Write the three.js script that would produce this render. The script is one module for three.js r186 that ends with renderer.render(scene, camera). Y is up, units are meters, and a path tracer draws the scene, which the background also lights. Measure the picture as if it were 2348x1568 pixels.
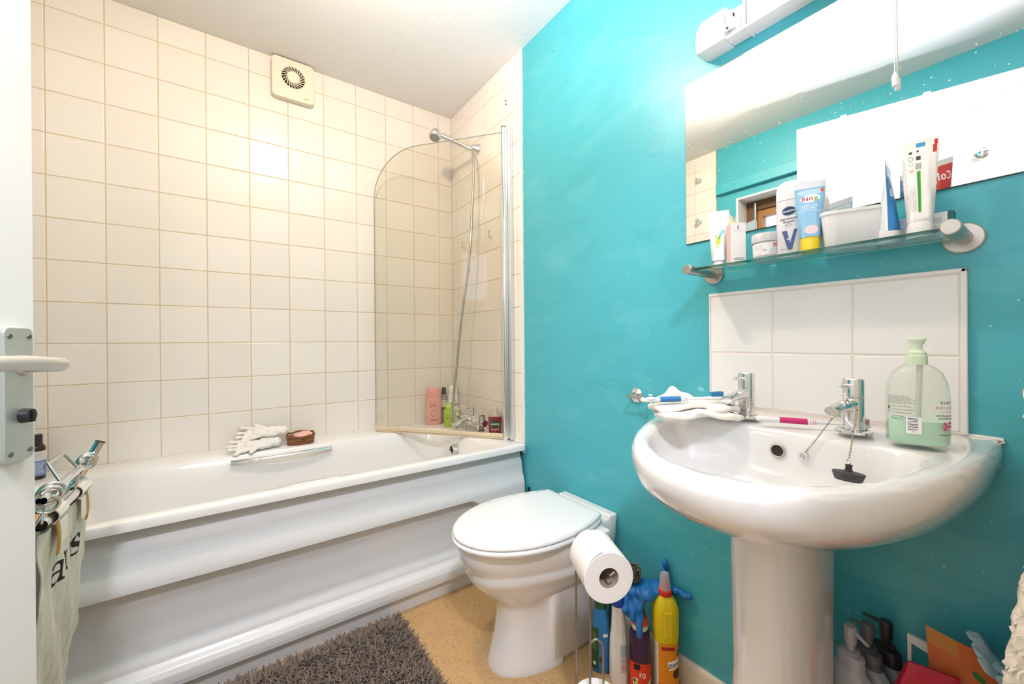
import * as THREE from 'three';
import { mergeGeometries, mergeVertices, toCreasedNormals } from 'three/addons/utils/BufferGeometryUtils.js';
import { RoundedBoxGeometry } from 'three/addons/geometries/RoundedBoxGeometry.js';
import { MarchingCubes } from 'three/addons/objects/MarchingCubes.js';

// ------------------------------------------------------------------ camera, sky, lights, exposure
const V = (x, y, z) => new THREE.Vector3(x, y, z);
const scene = new THREE.Scene();
const camera = new THREE.PerspectiveCamera(2 * Math.atan(784 / 916.25) * 180 / Math.PI, 2348 / 1568, 0.02, 60);
camera.position.set(-1.08026, 0.99721, 2.10765);
{
  const yaw = 0.61791, pit = -0.0007, rol = -0.00831;
  const fw = V(Math.sin(yaw) * Math.cos(pit), Math.sin(pit), -Math.cos(yaw) * Math.cos(pit));
  const r = V(Math.cos(yaw), 0, Math.sin(yaw)), u = new THREE.Vector3().crossVectors(r, fw);
  camera.up.copy(u).multiplyScalar(Math.cos(rol)).addScaledVector(r, -Math.sin(rol));
  camera.lookAt(camera.position.clone().add(fw));
}
const renderer = new THREE.WebGLRenderer({ antialias: true });
renderer.toneMapping = THREE.LinearToneMapping;
renderer.toneMappingExposure = 1.04;
renderer.shadowMap.enabled = true;
scene.background = new THREE.Color().setRGB(2.0, 2.3, 2.7);   // overcast daylight, enters only through the small window

const LAMP = { pos: V(-0.847, 2.2, 1.04), color: [1.0, 0.78, 0.59], power: 2.1 };      // bulb on the ceiling
const FLASH = { pos: V(-1.05, 1.15, 2.28), color: [0.90, 0.95, 1.12], power: 15.5 };      // photographer's flash, out of view, placed to light the ceiling

const LANDING_FILL = { pos: V(-1.2, 2.24, 2.55), color: [0.95, 0.95, 1.06], power: 7 };   // added fill light on the unseen landing, shines in through the doorway

// ------------------------------------------------------------------ helpers
let seed = 12345;
const rnd = () => { seed = (seed * 1664525 + 1013904223) % 4294967296; return seed / 4294967296; };
const rr = (a, b) => a + (b - a) * rnd();
const lerp = (a, b, t) => a + (b - a) * t;
const clamp = (x, a = 0, b = 1) => Math.min(b, Math.max(a, x));
const smooth = (a, b, x) => { const t = clamp((x - a) / (b - a)); return t * t * (3 - 2 * t); };
const R = d => d * Math.PI / 180;
const taken = {};
const numbered = n => { const k = taken[n] = (taken[n] ?? -1) + 1; return k ? `${n}_${String(k).padStart(3, '0')}` : n; };
function mat(color, rough = 0.5, o = {}) {
  const m = new THREE.MeshPhysicalMaterial({ roughness: rough, metalness: 0, ...o });
  if (Array.isArray(color)) m.color.setRGB(...color); else m.color.set(color);
  return m;
}
const sh = m => { m.castShadow = true; m.receiveShadow = true; return m; };
function part(name, geo, m, parent) {
  const g = Array.isArray(geo) ? (geo.length > 1 ? merge(geo) : geo[0]) : geo;
  const o = sh(new THREE.Mesh(g, m)); o.name = name; parent.add(o); return o;
}
function clean(g) {
  const q = g.index ? g.toNonIndexed() : g.clone();
  for (const k of Object.keys(q.attributes)) if (!['position', 'normal', 'uv'].includes(k)) q.deleteAttribute(k);
  if (!q.attributes.uv) q.setAttribute('uv', new THREE.BufferAttribute(new Float32Array(q.attributes.position.count * 2), 2));
  if (!q.attributes.normal) q.computeVertexNormals();
  q.morphAttributes = {};
  return q;
}
const merge = list => mergeGeometries(list.map(clean));
function thing(name, label, category, pos = [0, 0, 0], turn = 0, group) {
  const o = new THREE.Group(); o.name = numbered(name); o.position.set(...pos); o.rotation.y = turn;
  o.userData = { label, category }; if (group) o.userData.group = group;
  scene.add(o); return o;
}
function one(name, geo, m, label, category, group) {
  const o = part(numbered(name), geo, m, scene); o.userData = { label, category }; if (group) o.userData.group = group; return o;
}
function struct(name, geo, m, parent = scene) {
  const o = part(parent === scene ? numbered(name) : name, geo, m, parent);
  if (parent === scene) o.userData.kind = 'structure'; return o;
}
const box = (x0, x1, y0, y1, z0, z1) => new THREE.BoxGeometry(x1 - x0, y1 - y0, z1 - z0).translate((x0 + x1) / 2, (y0 + y1) / 2, (z0 + z1) / 2);
const rbox = (x0, x1, y0, y1, z0, z1, r = 0.004, s = 2) => new RoundedBoxGeometry(x1 - x0, y1 - y0, z1 - z0, s, r).translate((x0 + x1) / 2, (y0 + y1) / 2, (z0 + z1) / 2);
const crease = (g, a = 0.6) => toCreasedNormals(g, a);
function cyl(p, q, r0, r1 = r0, n = 20, open = false) {        // cylinder / cone from p to q
  const a = V(...p), b = V(...q), d = b.clone().sub(a), g = new THREE.CylinderGeometry(r1, r0, d.length(), n, 1, open);
  g.applyQuaternion(new THREE.Quaternion().setFromUnitVectors(V(0, 1, 0), d.clone().normalize()));
  const c = a.add(b).multiplyScalar(0.5); return g.translate(c.x, c.y, c.z);
}
function tube(pts, r, seg = 48, rad = 8, closed = false, tension = 0.5) {
  const c = new THREE.CatmullRomCurve3(pts.map(p => V(...p)), closed, 'catmullrom', tension);
  const t = new THREE.TubeGeometry(c, seg, r, rad, closed);
  if (closed) return t;
  const e0 = new THREE.SphereGeometry(r, rad, 6).translate(...pts[0]), n = pts.length - 1, e1 = new THREE.SphereGeometry(r, rad, 6).translate(...pts[n]);
  return merge([t, e0, e1]);
}
function wire(pts, r, rad = 8) {                                  // straight segments with round joints
  const L = []; for (let i = 0; i + 1 < pts.length; i++) L.push(cyl(pts[i], pts[i + 1], r, r, rad));
  for (const p of pts) L.push(new THREE.SphereGeometry(r, rad, 6).translate(...p));
  return merge(L);
}
const lathe = (pr, n = 36) => crease(new THREE.LatheGeometry(pr.map(p => new THREE.Vector2(...p)), n), 0.6);
function loft(rings, o = {}) {                                    // closed rings of [x,y,z]
  const n = rings[0].length, P = [], U = [], I = [];
  rings.forEach((r, j) => { for (let i = 0; i <= n; i++) { P.push(...r[i % n]); U.push(1 - i / n, o.v ? o.v[j] : j / (rings.length - 1)); } });
  for (let j = 0; j + 1 < rings.length; j++) for (let i = 0; i < n; i++) {
    const a = j * (n + 1) + i, b = a + n + 1; I.push(a, b, a + 1, a + 1, b, b + 1);
  }
  const cap = (j, f) => {
    const c = [0, 0, 0]; rings[j].forEach(p => { for (let k = 0; k < 3; k++) c[k] += p[k] / n; });
    const k = P.length / 3; P.push(...c); U.push(0.5, o.v ? o.v[j] : j ? 1 : 0);
    for (let i = 0; i < n; i++) { const a = j * (n + 1) + i; f ? I.push(k, a, a + 1) : I.push(k, a + 1, a); }
  };
  if (o.bottom !== false) cap(0, true); if (o.top !== false) cap(rings.length - 1, false);
  const g = new THREE.BufferGeometry();
  g.setAttribute('position', new THREE.Float32BufferAttribute(P, 3)); g.setAttribute('uv', new THREE.Float32BufferAttribute(U, 2)); g.setIndex(I);
  return crease(g, o.crease ?? 0.7);
}
const spow = (x, p) => Math.sign(x) * Math.pow(Math.abs(x), p);
function ring(y, a, b, p = 2, n = 40, cx = 0, cz = 0) {
  const r = []; for (let i = 0; i < n; i++) { const t = i / n * 2 * Math.PI; r.push([cx + a * spow(Math.cos(t), 2 / p), y, cz + b * spow(Math.sin(t), 2 / p)]); } return r;
}
// vessel: sections [y, halfwidth x, halfdepth z, power, cx, cz]; front is +z
function vessel(S, n = 40, o = {}) {
  const y0 = S[0][0], y1 = S[S.length - 1][0];
  return loft(S.map(s => ring(s[0], s[1], s[2], s[3] ?? 2, n, s[4] ?? 0, s[5] ?? 0)), { v: S.map(s => (s[0] - y0) / (y1 - y0)), ...o });
}
function secAt(S, y) {
  for (let i = 0; i + 1 < S.length; i++) if (y <= S[i + 1][0]) {
    const t = (y - S[i][0]) / Math.max(1e-9, S[i + 1][0] - S[i][0]); return [1, 2, 3, 4, 5].map(k => lerp(S[i][k] ?? (k === 3 ? 2 : 0), S[i + 1][k] ?? (k === 3 ? 2 : 0), t));
  }
  return S[S.length - 1].slice(1);
}
// label wrapped on a vessel between angles t0..t1 (front = .25) and heights y0..y1
function wrap(S, t0, t1, y0, y1, off = 0.0006, nu = 24, nv = 10) {
  const [ma, mb, mp] = secAt(S, (y0 + y1) / 2), N = 240, len = [0], pt = t => [ma * spow(Math.cos(t * 2 * Math.PI), 2 / mp), mb * spow(Math.sin(t * 2 * Math.PI), 2 / mp)];   // even spacing along the curve
  for (let i = 1; i <= N; i++) { const p = pt(lerp(t0, t1, (i - 1) / N)), q = pt(lerp(t0, t1, i / N)); len.push(len[i - 1] + Math.hypot(q[0] - p[0], q[1] - p[1])); }
  const at = f => { const g = f * len[N]; let i = 1; while (i < N && len[i] < g) i++; return lerp(t0, t1, (i - 1 + (g - len[i - 1]) / Math.max(1e-9, len[i] - len[i - 1])) / N); };
  return sheet((u, v) => {
    const y = lerp(y0, y1, v), [a, b, p, cx, cz] = secAt(S, y), t = at(1 - u) * 2 * Math.PI;
    const x = a * spow(Math.cos(t), 2 / p), z = b * spow(Math.sin(t), 2 / p), l = Math.hypot(x / (a * a), z / (b * b)) || 1;
    return [(cx || 0) + x + off * x / (a * a) / l, y, (cz || 0) + z + off * z / (b * b) / l];
  }, nu, nv, 0);
}
function sheet(f, nu, nv, th = 0.001) {                           // surface f(u,v); th > 0 gives it a real thickness
  const P = [], U = [], I = [];
  for (let j = 0; j <= nv; j++) for (let i = 0; i <= nu; i++) { P.push(...f(i / nu, j / nv)); U.push(i / nu, j / nv); }
  for (let j = 0; j < nv; j++) for (let i = 0; i < nu; i++) { const a = j * (nu + 1) + i, b = a + nu + 1; I.push(a, a + 1, b, a + 1, b + 1, b); }
  const g = new THREE.BufferGeometry();
  g.setAttribute('position', new THREE.Float32BufferAttribute(P, 3)); g.setAttribute('uv', new THREE.Float32BufferAttribute(U, 2)); g.setIndex(I); g.computeVertexNormals();
  if (!th) return g;
  const N = g.attributes.normal.array, Q = P.map((p, i) => p - N[i] * th), m = P.length / 3, J = I.slice();
  for (let k = 0; k < I.length; k += 3) J.push(I[k] + m, I[k + 2] + m, I[k + 1] + m);
  const rim = []; for (let i = 0; i <= nu; i++) rim.push(i); for (let j = 1; j <= nv; j++) rim.push(j * (nu + 1) + nu);
  for (let i = nu - 1; i >= 0; i--) rim.push(nv * (nu + 1) + i); for (let j = nv - 1; j > 0; j--) rim.push(j * (nu + 1));
  for (let k = 0; k < rim.length; k++) { const a = rim[k], b = rim[(k + 1) % rim.length]; J.push(a, a + m, b, b, a + m, b + m); }
  const h = new THREE.BufferGeometry();
  h.setAttribute('position', new THREE.Float32BufferAttribute(P.concat(Q), 3)); h.setAttribute('uv', new THREE.Float32BufferAttribute(U.concat(U), 2)); h.setIndex(J);
  return crease(h, 0.9);
}
function blob(fn, lo, hi, res = 40) {                             // smooth mesh of a signed distance function
  const mc = new MarchingCubes(res, new THREE.MeshStandardMaterial(), false, false, 60000); mc.isolation = 0;
  const h = res / 2, at = (k, i) => lerp(lo[k], hi[k], ((i - h) / h + 1) / 2);
  for (let z = 0; z < res; z++) for (let y = 0; y < res; y++) for (let x = 0; x < res; x++) mc.field[x + y * res + z * res * res] = -fn(at(0, x), at(1, y), at(2, z)) * 1000;
  mc.update();
  const P = Array.from(mc.positionArray.subarray(0, mc.count * 3)); for (let i = 0; i < P.length; i++) P[i] = lerp(lo[i % 3], hi[i % 3], (P[i] + 1) / 2);
  let g = new THREE.BufferGeometry(); g.setAttribute('position', new THREE.Float32BufferAttribute(P, 3)); g = mergeVertices(g, 1e-5); g.computeVertexNormals(); return g;
}
const smin = (a, b, k) => { const h = Math.max(k - Math.abs(a - b), 0) / k; return Math.min(a, b) - h * h * k / 4; };
function capsule(px, py, pz, a, b, ra, rb) {
  const bx = b[0] - a[0], by = b[1] - a[1], bz = b[2] - a[2], x = px - a[0], y = py - a[1], z = pz - a[2];
  const t = clamp((x * bx + y * by + z * bz) / (bx * bx + by * by + bz * bz)); return Math.hypot(x - bx * t, y - by * t, z - bz * t) - lerp(ra, rb, t);
}
function canvas(w, h, draw, o = {}) {
  const c = document.createElement('canvas'); c.width = w; c.height = h; const g = c.getContext('2d'); draw(g, w, h);
  const t = new THREE.CanvasTexture(c); t.colorSpace = o.linear ? THREE.NoColorSpace : THREE.SRGBColorSpace; t.anisotropy = 4;
  if (o.repeat) { t.wrapS = t.wrapT = THREE.RepeatWrapping; t.repeat.set(...o.repeat); }
  return t;
}
function lines(g, x, y, w, n, dy, col, th = 2, ragged = 0.3) { g.fillStyle = col; for (let i = 0; i < n; i++) { let cx = x; const e = x + w * (1 - ragged * rnd()); while (cx < e) { const l = Math.min(e - cx, rr(w * 0.04, w * 0.14)); g.fillRect(cx, y + i * dy, l, th); cx += l + w * 0.02; } } }
function txt(g, s, x, y, size, col, font = 'sans-serif', style = '', align = 'center', ang = 0) {
  g.save(); g.translate(x, y); g.rotate(ang); g.fillStyle = col; g.font = `${style} ${size}px ${font}`; g.textAlign = align; g.textBaseline = 'middle'; g.fillText(s, 0, 0); g.restore();
}
const print = (t, rough = 0.4, o = {}) => mat(0xffffff, rough, { map: t, ...o });
const clearPrint = (t, rough = 0.4) => mat(0xffffff, rough, { map: t, transparent: true });

// ------------------------------------------------------------------ materials
const M = {
  tile: [mat([0.84, 0.80, 0.74], 0.13), mat([0.82, 0.785, 0.73], 0.13), mat([0.85, 0.815, 0.76], 0.14), mat([0.83, 0.79, 0.725], 0.12)],
  splash: [mat([0.86, 0.86, 0.85], 0.1), mat([0.85, 0.85, 0.84], 0.11)],
  grout: mat([0.66, 0.52, 0.33], 0.9), groutWhite: mat([0.80, 0.73, 0.67], 0.9),
  ceramic: mat([0.79, 0.785, 0.775], 0.07, { clearcoat: 1, clearcoatRoughness: 0.03 }),
  acrylic: mat([0.82, 0.81, 0.79], 0.14),
  panel: mat([0.78, 0.785, 0.785], 0.22),
  seat: mat([0.84, 0.85, 0.855], 0.14),
  chrome: mat([0.80, 0.80, 0.80], 0.07, { metalness: 1 }),
  steel: mat([0.50, 0.46, 0.42], 0.3, { metalness: 1 }),
  alu: mat([0.60, 0.64, 0.62], 0.42, { metalness: 0.85 }),
  white: mat([0.82, 0.82, 0.81], 0.35), whiteMatt: mat([0.80, 0.79, 0.77], 0.85),
  paint: mat([0.80, 0.80, 0.77], 0.32),
  black: mat([0.02, 0.02, 0.022], 0.35), rubber: mat([0.045, 0.047, 0.05], 0.6),
  hole: mat([0.03, 0.022, 0.018], 0.9),  // near-black: the shade inside holes and tube ends, put into the colour
  paper: mat([0.86, 0.85, 0.83], 0.95),
  cloth: mat([0.80, 0.77, 0.71], 0.95), cloth2: mat([0.80, 0.77, 0.72], 0.95),
  wood: mat([0.16, 0.075, 0.03], 0.5), woodLight: mat([0.42, 0.20, 0.06], 0.5),
};

// ------------------------------------------------------------------ the room
const CE = 2.305, LW = -1.69, FZ = 2.11;
// floor: speckled sand vinyl, uv in metres
const floorTex = canvas(1024, 1024, (g, w, h) => {
  g.fillStyle = '#cba471'; g.fillRect(0, 0, w, h);
  for (let i = 0; i < 260; i++) { g.globalAlpha = 0.10; g.fillStyle = rnd() < 0.5 ? '#d8b27c' : '#bb9260'; g.beginPath(); g.arc(rr(0, w), rr(0, h), rr(10, 50), 0, 7); g.fill(); }
  for (let i = 0; i < 9000; i++) {
    g.globalAlpha = rr(0.12, 0.5); g.strokeStyle = ['#9a7443', '#86663f', '#e0c090', '#a98252', '#6e5434'][Math.floor(rnd() * 5)]; g.lineWidth = rr(1, 2.4);
    const x = rr(0, w), y = rr(0, h), a = rr(0, 7), l = rr(3, 13); g.beginPath(); g.moveTo(x, y); g.quadraticCurveTo(x + Math.cos(a) * l, y + Math.sin(a) * l, x + Math.cos(a + 0.6) * l * 1.6, y + Math.sin(a + 0.6) * l * 1.6); g.stroke();
  }
  g.globalAlpha = 1;
}, { repeat: [2.2, 2.2] });
struct('floor', (() => { const b = box(LW, 0, -0.1, 0, -0.008, FZ); return b; })(), mat(0xffffff, 0.42, { map: floorTex }));
struct('ceiling', box(LW - 0.1, 0.1, CE, CE + 0.1, -0.1, FZ + 0.12), mat([0.80, 0.79, 0.77], 0.9, {
  bumpMap: canvas(256, 256, (g, w, h) => { g.fillStyle = '#808080'; g.fillRect(0, 0, w, h); for (let i = 0; i < 2600; i++) { g.globalAlpha = 0.18; g.fillStyle = rnd() < 0.5 ? '#fff' : '#000'; g.beginPath(); g.arc(rr(0, w), rr(0, h), rr(1, 6), 0, 7); g.fill(); } }, { linear: true, repeat: [4, 4] }), bumpScale: 0.0008
}));
// teal satin wall paint with brush grain and dried splashes; uv runs over the whole wall
const teal = (w, h, specks) => canvas(w, h, (g) => {
  g.fillStyle = '#49afbd'; g.fillRect(0, 0, w, h);
  for (let i = 0; i < 500; i++) { g.globalAlpha = 0.035; g.fillStyle = rnd() < 0.5 ? '#ffffff' : '#005a66'; g.beginPath(); g.ellipse(rr(0, w), rr(0, h), rr(20, 120), rr(8, 40), rr(-0.5, 0.5), 0, 7); g.fill(); }
  for (let i = 0; i < 2500; i++) { g.globalAlpha = 0.05; g.fillStyle = rnd() < 0.5 ? '#ffffff' : '#00606a'; g.fillRect(rr(0, w), rr(0, h), rr(6, 40), 1.4); }
  g.globalAlpha = 1; specks(g, w, h);
}, {});
const tealBump = canvas(512, 512, (g, w, h) => { g.fillStyle = '#808080'; g.fillRect(0, 0, w, h); for (let i = 0; i < 6000; i++) { g.globalAlpha = 0.15; g.fillStyle = rnd() < 0.5 ? '#fff' : '#000'; g.beginPath(); g.ellipse(rr(0, w), rr(0, h), rr(1, 5), rr(1, 3), rr(0, 3), 0, 7); g.fill(); } }, { linear: true, repeat: [5, 5] });
const wx = z => (z + 0.108) / 2.338, wyv = y => 1 - y / CE;
const wallTex = teal(2048, 2048, (g, w, h) => {
  const X = z => wx(z) * w, Y = y => wyv(y) * h;
  for (let i = 0; i < 420; i++) {                                  // dried toothpaste and soap splashes round the basin
    const z = 1.75 + (rnd() + rnd() + rnd() - 1.5) * 0.75, y = 0.75 + (rnd() + rnd() - 1) * 0.75; g.globalAlpha = rr(0.25, 0.8); g.fillStyle = '#d8f2ee';
    g.beginPath(); g.ellipse(X(z), Y(y), rr(0.5, 1.6), rr(0.6, 2.6), rr(-0.4, 0.4), 0, 7); g.fill();
  }
  g.globalAlpha = 0.5; g.fillStyle = '#bfe8e4'; g.beginPath(); g.ellipse(X(1.50), Y(0.86), 9, 5, 0.3, 0, 7); g.fill();
  g.globalAlpha = 0.7; g.fillStyle = '#0c4f55'; for (const [z, y, r] of [[0.895, 2.168, 3], [1.02, 1.9, 1.5], [1.3, 0.42, 2], [1.62, 0.93, 1.5], [1.28, 1.02, 1.4]]) { g.beginPath(); g.arc(X(z), Y(y), r, 0, 7); g.fill(); }
  g.globalAlpha = 0.28; g.strokeStyle = '#0f6a70'; g.lineWidth = 2; g.beginPath(); g.ellipse(X(1.11), Y(0.8), 62, 46, 0, 3.3, 5.9); g.stroke(); g.beginPath(); g.ellipse(X(1.115), Y(0.8), 55, 40, 0, 3.5, 5.6); g.stroke();
  g.globalAlpha = 0.5; g.fillStyle = '#ffffff'; for (let i = 0; i < 40; i++) g.fillRect(X(0.684) + rr(0, 1.5), Y(rr(0.6, 2.25)), rr(1, 2.5), rr(4, 16));   // bare plaster showing along the tile edge
});
const uvWall = (g, axis) => { const p = g.attributes.position, u = g.attributes.uv; for (let i = 0; i < p.count; i++) u.setXY(i, axis === 'x' ? wx(p.getZ(i)) : p.getX(i), p.getY(i) / CE); return g; };
const tealMat = mat(0xffffff, 0.38, { map: wallTex, bumpMap: tealBump, bumpScale: 0.0004 });
const tealMat2 = mat(0x49afbd, 0.38, { bumpMap: tealBump, bumpScale: 0.0004 });
const wallBack = struct('wall_back', box(LW - 0.1, 0.1, 0, CE, -0.108, -0.0014), M.grout);
const wallRight = struct('wall_right', uvWall(box(0, 0.1, 0, CE, -0.108, FZ + 0.12), 'x'), tealMat);
// left wall with the window opening (z .81-1.27, y 1.28-1.94)
const WZ0 = 0.81, WZ1 = 1.27, WY0 = 1.28, WY1 = 1.935;
const wallLeft = struct('wall_left', [box(LW - 0.22, LW, 0, CE, -0.108, WZ0), box(LW - 0.22, LW, 0, CE, WZ1, FZ + 0.12), box(LW - 0.22, LW, 0, WY0, WZ0, WZ1), box(LW - 0.22, LW, WY1, CE, WZ0, WZ1)], tealMat2);
// pale front wall, out of view, brightens the basin end; with the doorway the picture was taken from
const DX0 = -1.535, DX1 = -0.675, DH = 2.075;
struct('wall_front', [box(LW, DX0, 0, CE, FZ, FZ + 0.12), box(DX1, 0, 0, CE, FZ, FZ + 0.12), box(DX0, DX1, DH, CE, FZ, FZ + 0.12)], mat([0.78, 0.77, 0.74], 0.6));
struct('trim_1', [box(DX0, DX0 + 0.025, 0, DH, FZ - 0.005, FZ + 0.125), box(DX1 - 0.025, DX1, 0, DH, FZ - 0.005, FZ + 0.125), box(DX0 + 0.025, DX1 - 0.025, DH - 0.025, DH, FZ - 0.005, FZ + 0.125)], M.paint);
// the landing behind the doorway
struct('floor_landing', box(-2.0, 0.1, -0.1, 0, FZ, 3.6), mat([0.35, 0.30, 0.25], 0.9));
const landingPaint = mat([0.50, 0.47, 0.42], 0.9);
struct('ceiling_landing', box(-2.1, 0.2, CE, CE + 0.1, FZ + 0.12, 3.7), landingPaint);
struct('wall_landing', [box(-2.0, 0.1, 0, CE, 3.6, 3.7), box(-2.1, -2.0, 0, CE, FZ + 0.12, 3.7), box(0.1, 0.2, 0, CE, FZ + 0.12, 3.7), box(-2.0, LW - 0.22, 0, CE, FZ, FZ + 0.12)], landingPaint);

// ------------------------------------------------------------------ wall tiles
const tileGeos = {};
function tileGeo(w, h) {                                          // face at local z = 0, eased edges
  const k = `${w.toFixed(4)}_${h.toFixed(4)}`; if (tileGeos[k]) return tileGeos[k];
  const b = 0.0018, W = w / 2, H = h / 2, rect = (x, y, z) => [[-x, -y, z], [x, -y, z], [x, y, z], [-x, y, z]];
  const L = [rect(W, H, -0.007), rect(W, H, -b * 0.8), rect(W - b * 0.5, H - b * 0.5, -b * 0.22), rect(W - b, H - b, 0)];
  return tileGeos[k] = loft(L, { bottom: false, crease: 0.25 });
}
function tileRun(parent, U, Vs, place, mats, gap = 0.0028) {       // U, Vs: joint lines in order
  for (let i = 0; i + 1 < U.length; i++) for (let j = 0; j + 1 < Vs.length; j++) {
    const w = U[i + 1] - U[i] - gap, h = Vs[j + 1] - Vs[j] - gap; if (w < 0.006 || h < 0.006) continue;
    const m = part('tile', tileGeo(w, h), mats[Math.floor(rnd() * mats.length)], parent);
    place(m, (U[i] + U[i + 1]) / 2, (Vs[j] + Vs[j + 1]) / 2);
    m.rotateX(rr(-1, 1) * 0.0022); m.rotateY(rr(-1, 1) * 0.0022);
  }
}
const rows = [0.547]; for (let k = 10; k >= 0; k--) rows.push(2.2033 - 0.15 * k); rows.push(CE);
const cols = [LW]; for (let i = 10; i >= 0; i--) cols.push(-0.0884 - 0.1515 * i); cols.push(-0.005);
tileRun(wallBack, cols, rows, (m, u, v) => m.position.set(u, v, 0), M.tile);
{
  const bed = struct('grout_bed', box(-0.0062, 0, 0.53, CE, -0.001, 0.671), M.grout, wallRight);
  tileRun(bed, [0.0, 0.06, 0.21, 0.3585, 0.507, 0.645, 0.671], rows, (m, u, v) => { m.position.set(-0.0075, v, u); m.rotation.y = -Math.PI / 2; }, M.tile);
  // drill holes and two little wire hooks left in the tiles
  for (const y of [2.13, 2.112]) part('drill_hole', cyl([-0.0085, y, 0.565], [-0.006, y, 0.565], 0.0045, 0.0045, 12), M.hole, bed);
  // ragged sealant bead closing the tile edge against the paint
  part('sealant_bead', loft(Array.from({ length: 90 }, (_, i) => { const y = lerp(0.5, CE, i / 89), w = 0.006 + 0.0016 * rnd(), c = 0.677 + 0.0012 * (rnd() - 0.5); return ring(y, 0.0085, w, 3, 10, 0, c); })), mat([0.84, 0.83, 0.80], 0.5), wallRight);
  for (const [z, y] of [[0.422, 1.529], [0.147, 1.529]]) {
    const o = thing('wire_hook', z > 0.3 ? 'small bent wire hook on the tiles beside the chrome screen post' : 'small bent wire hook on the tiles close to the shower corner', 'hook');
    part('hook_wire', wire([[-0.0075, y - 0.012, z + 0.012], [-0.014, y - 0.014, z + 0.010], [-0.016, y - 0.004, z - 0.012], [-0.014, y + 0.02, z - 0.014], [-0.014, y + 0.026, z - 0.006]], 0.0018), M.steel, o);
  }
}
{
  const bed = struct('grout_bed', box(LW, LW + 0.0062, 0.53, CE, -0.001, 0.682), M.grout, wallLeft);
  tileRun(bed, [0.0, 0.08, 0.23, 0.38, 0.53, 0.678], rows, (m, u, v) => { m.position.set(LW + 0.0075, v, u); m.rotation.y = Math.PI / 2; }, M.tile);
}
for (const [y, l] of [[2.13, 'chrome peg high on the left wall tiles near the ceiling'], [1.84, 'chrome ball peg on the left wall tiles level with the window']]) {
  const o = thing('wall_peg', l, 'peg', [LW + 0.0078, y, 0.565]);
  part('peg_base', cyl([0, 0, 0], [0.004, 0, 0], 0.016, 0.015, 24), M.chrome, o); part('peg_stem', cyl([0.004, 0, 0], [0.035, 0.002, 0], 0.006, 0.006, 14), M.chrome, o); part('peg_end', y > 2 ? rbox(0.03, 0.044, -0.012, 0.014, -0.011, 0.011, 0.004) : new THREE.SphereGeometry(0.016, 20, 14).translate(0.042, 0.002, 0), M.chrome, o);
}
// picture-rail board and the bare plaster patch beside the window, left wall
struct('trim_2', rbox(LW, LW + 0.035, 1.985, 2.055, 0.69, FZ - 0.002, 0.004), tealMat2);
part('bare_plaster', sheet((u, v) => [LW + 0.0012, lerp(1.2, 1.815 + 0.02 * Math.sin(u * 19) + 0.012 * Math.sin(u * 47), v), lerp(0.684, WZ0 - 0.004, u)], 40, 6, 0.001), mat([0.66, 0.58, 0.44], 0.9), wallLeft);
// skirting
struct('baseboard_right', (() => { const s = new THREE.Shape(); s.moveTo(0, 0); s.lineTo(-0.014, 0); s.lineTo(-0.014, 0.062); s.quadraticCurveTo(-0.013, 0.074, -0.006, 0.077); s.lineTo(0, 0.077); return new THREE.ExtrudeGeometry(s, { depth: FZ - 1.215, bevelEnabled: false, curveSegments: 6 }).translate(0, 0, 1.213); })(), mat([0.80, 0.70, 0.56], 0.4));

// ------------------------------------------------------------------ window in the left wall (seen in the mirror)
{
  const x0 = LW - 0.2, x1 = LW - 0.12;
  const w = new THREE.Group(); w.name = 'window_1'; w.userData.kind = 'structure'; scene.add(w);
  part('reveal', [box(LW - 0.12, LW + 0.001, WY0, WY1, WZ0, WZ0 + 0.012), box(LW - 0.12, LW + 0.001, WY0, WY1, WZ1 - 0.012, WZ1), box(LW - 0.12, LW + 0.001, WY1 - 0.012, WY1, WZ0 + 0.012, WZ1 - 0.012)], M.whiteMatt, w);
  part('window_sill', rbox(LW - 0.12, LW + 0.02, WY0, WY0 + 0.02, WZ0 + 0.012, WZ1 - 0.012, 0.005), M.paint, w);
  part('window_frame', [rbox(x0, x1, WY0, WY1, WZ0, WZ0 + 0.06, 0.004), rbox(x0, x1, WY0, WY1, WZ1 - 0.06, WZ1, 0.004), rbox(x0, x1, WY0, WY0 + 0.06, WZ0 + 0.06, WZ1 - 0.06, 0.004), rbox(x0, x1, WY1 - 0.075, WY1, WZ0 + 0.06, WZ1 - 0.06, 0.004)], M.wood, w);
  const s = part('sash', [rbox(x0 + 0.01, x1 - 0.015, WY0 + 0.06, WY1 - 0.075, WZ0 + 0.06, WZ0 + 0.105, 0.003), rbox(x0 + 0.01, x1 - 0.015, WY0 + 0.06, WY1 - 0.075, WZ1 - 0.105, WZ1 - 0.06, 0.003), rbox(x0 + 0.01, x1 - 0.015, WY0 + 0.06, WY0 + 0.1, WZ0 + 0.105, WZ1 - 0.105, 0.003), rbox(x0 + 0.01, x1 - 0.015, WY1 - 0.12, WY1 - 0.075, WZ0 + 0.105, WZ1 - 0.105, 0.003)], M.woodLight, w);
  part('pane', box(x0 + 0.028, x0 + 0.032, WY0 + 0.1, WY1 - 0.12, WZ0 + 0.105, WZ1 - 0.105), mat([0.95, 0.97, 1], 0.25, { transmission: 1, thickness: 0 }), s);
  part('pipe', cyl([x1 + 0.02, WY0 + 0.02, WZ0 + 0.075], [x1 + 0.02, WY1 - 0.03, WZ0 + 0.075], 0.008, 0.008, 14), M.chrome, w);
}

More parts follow.
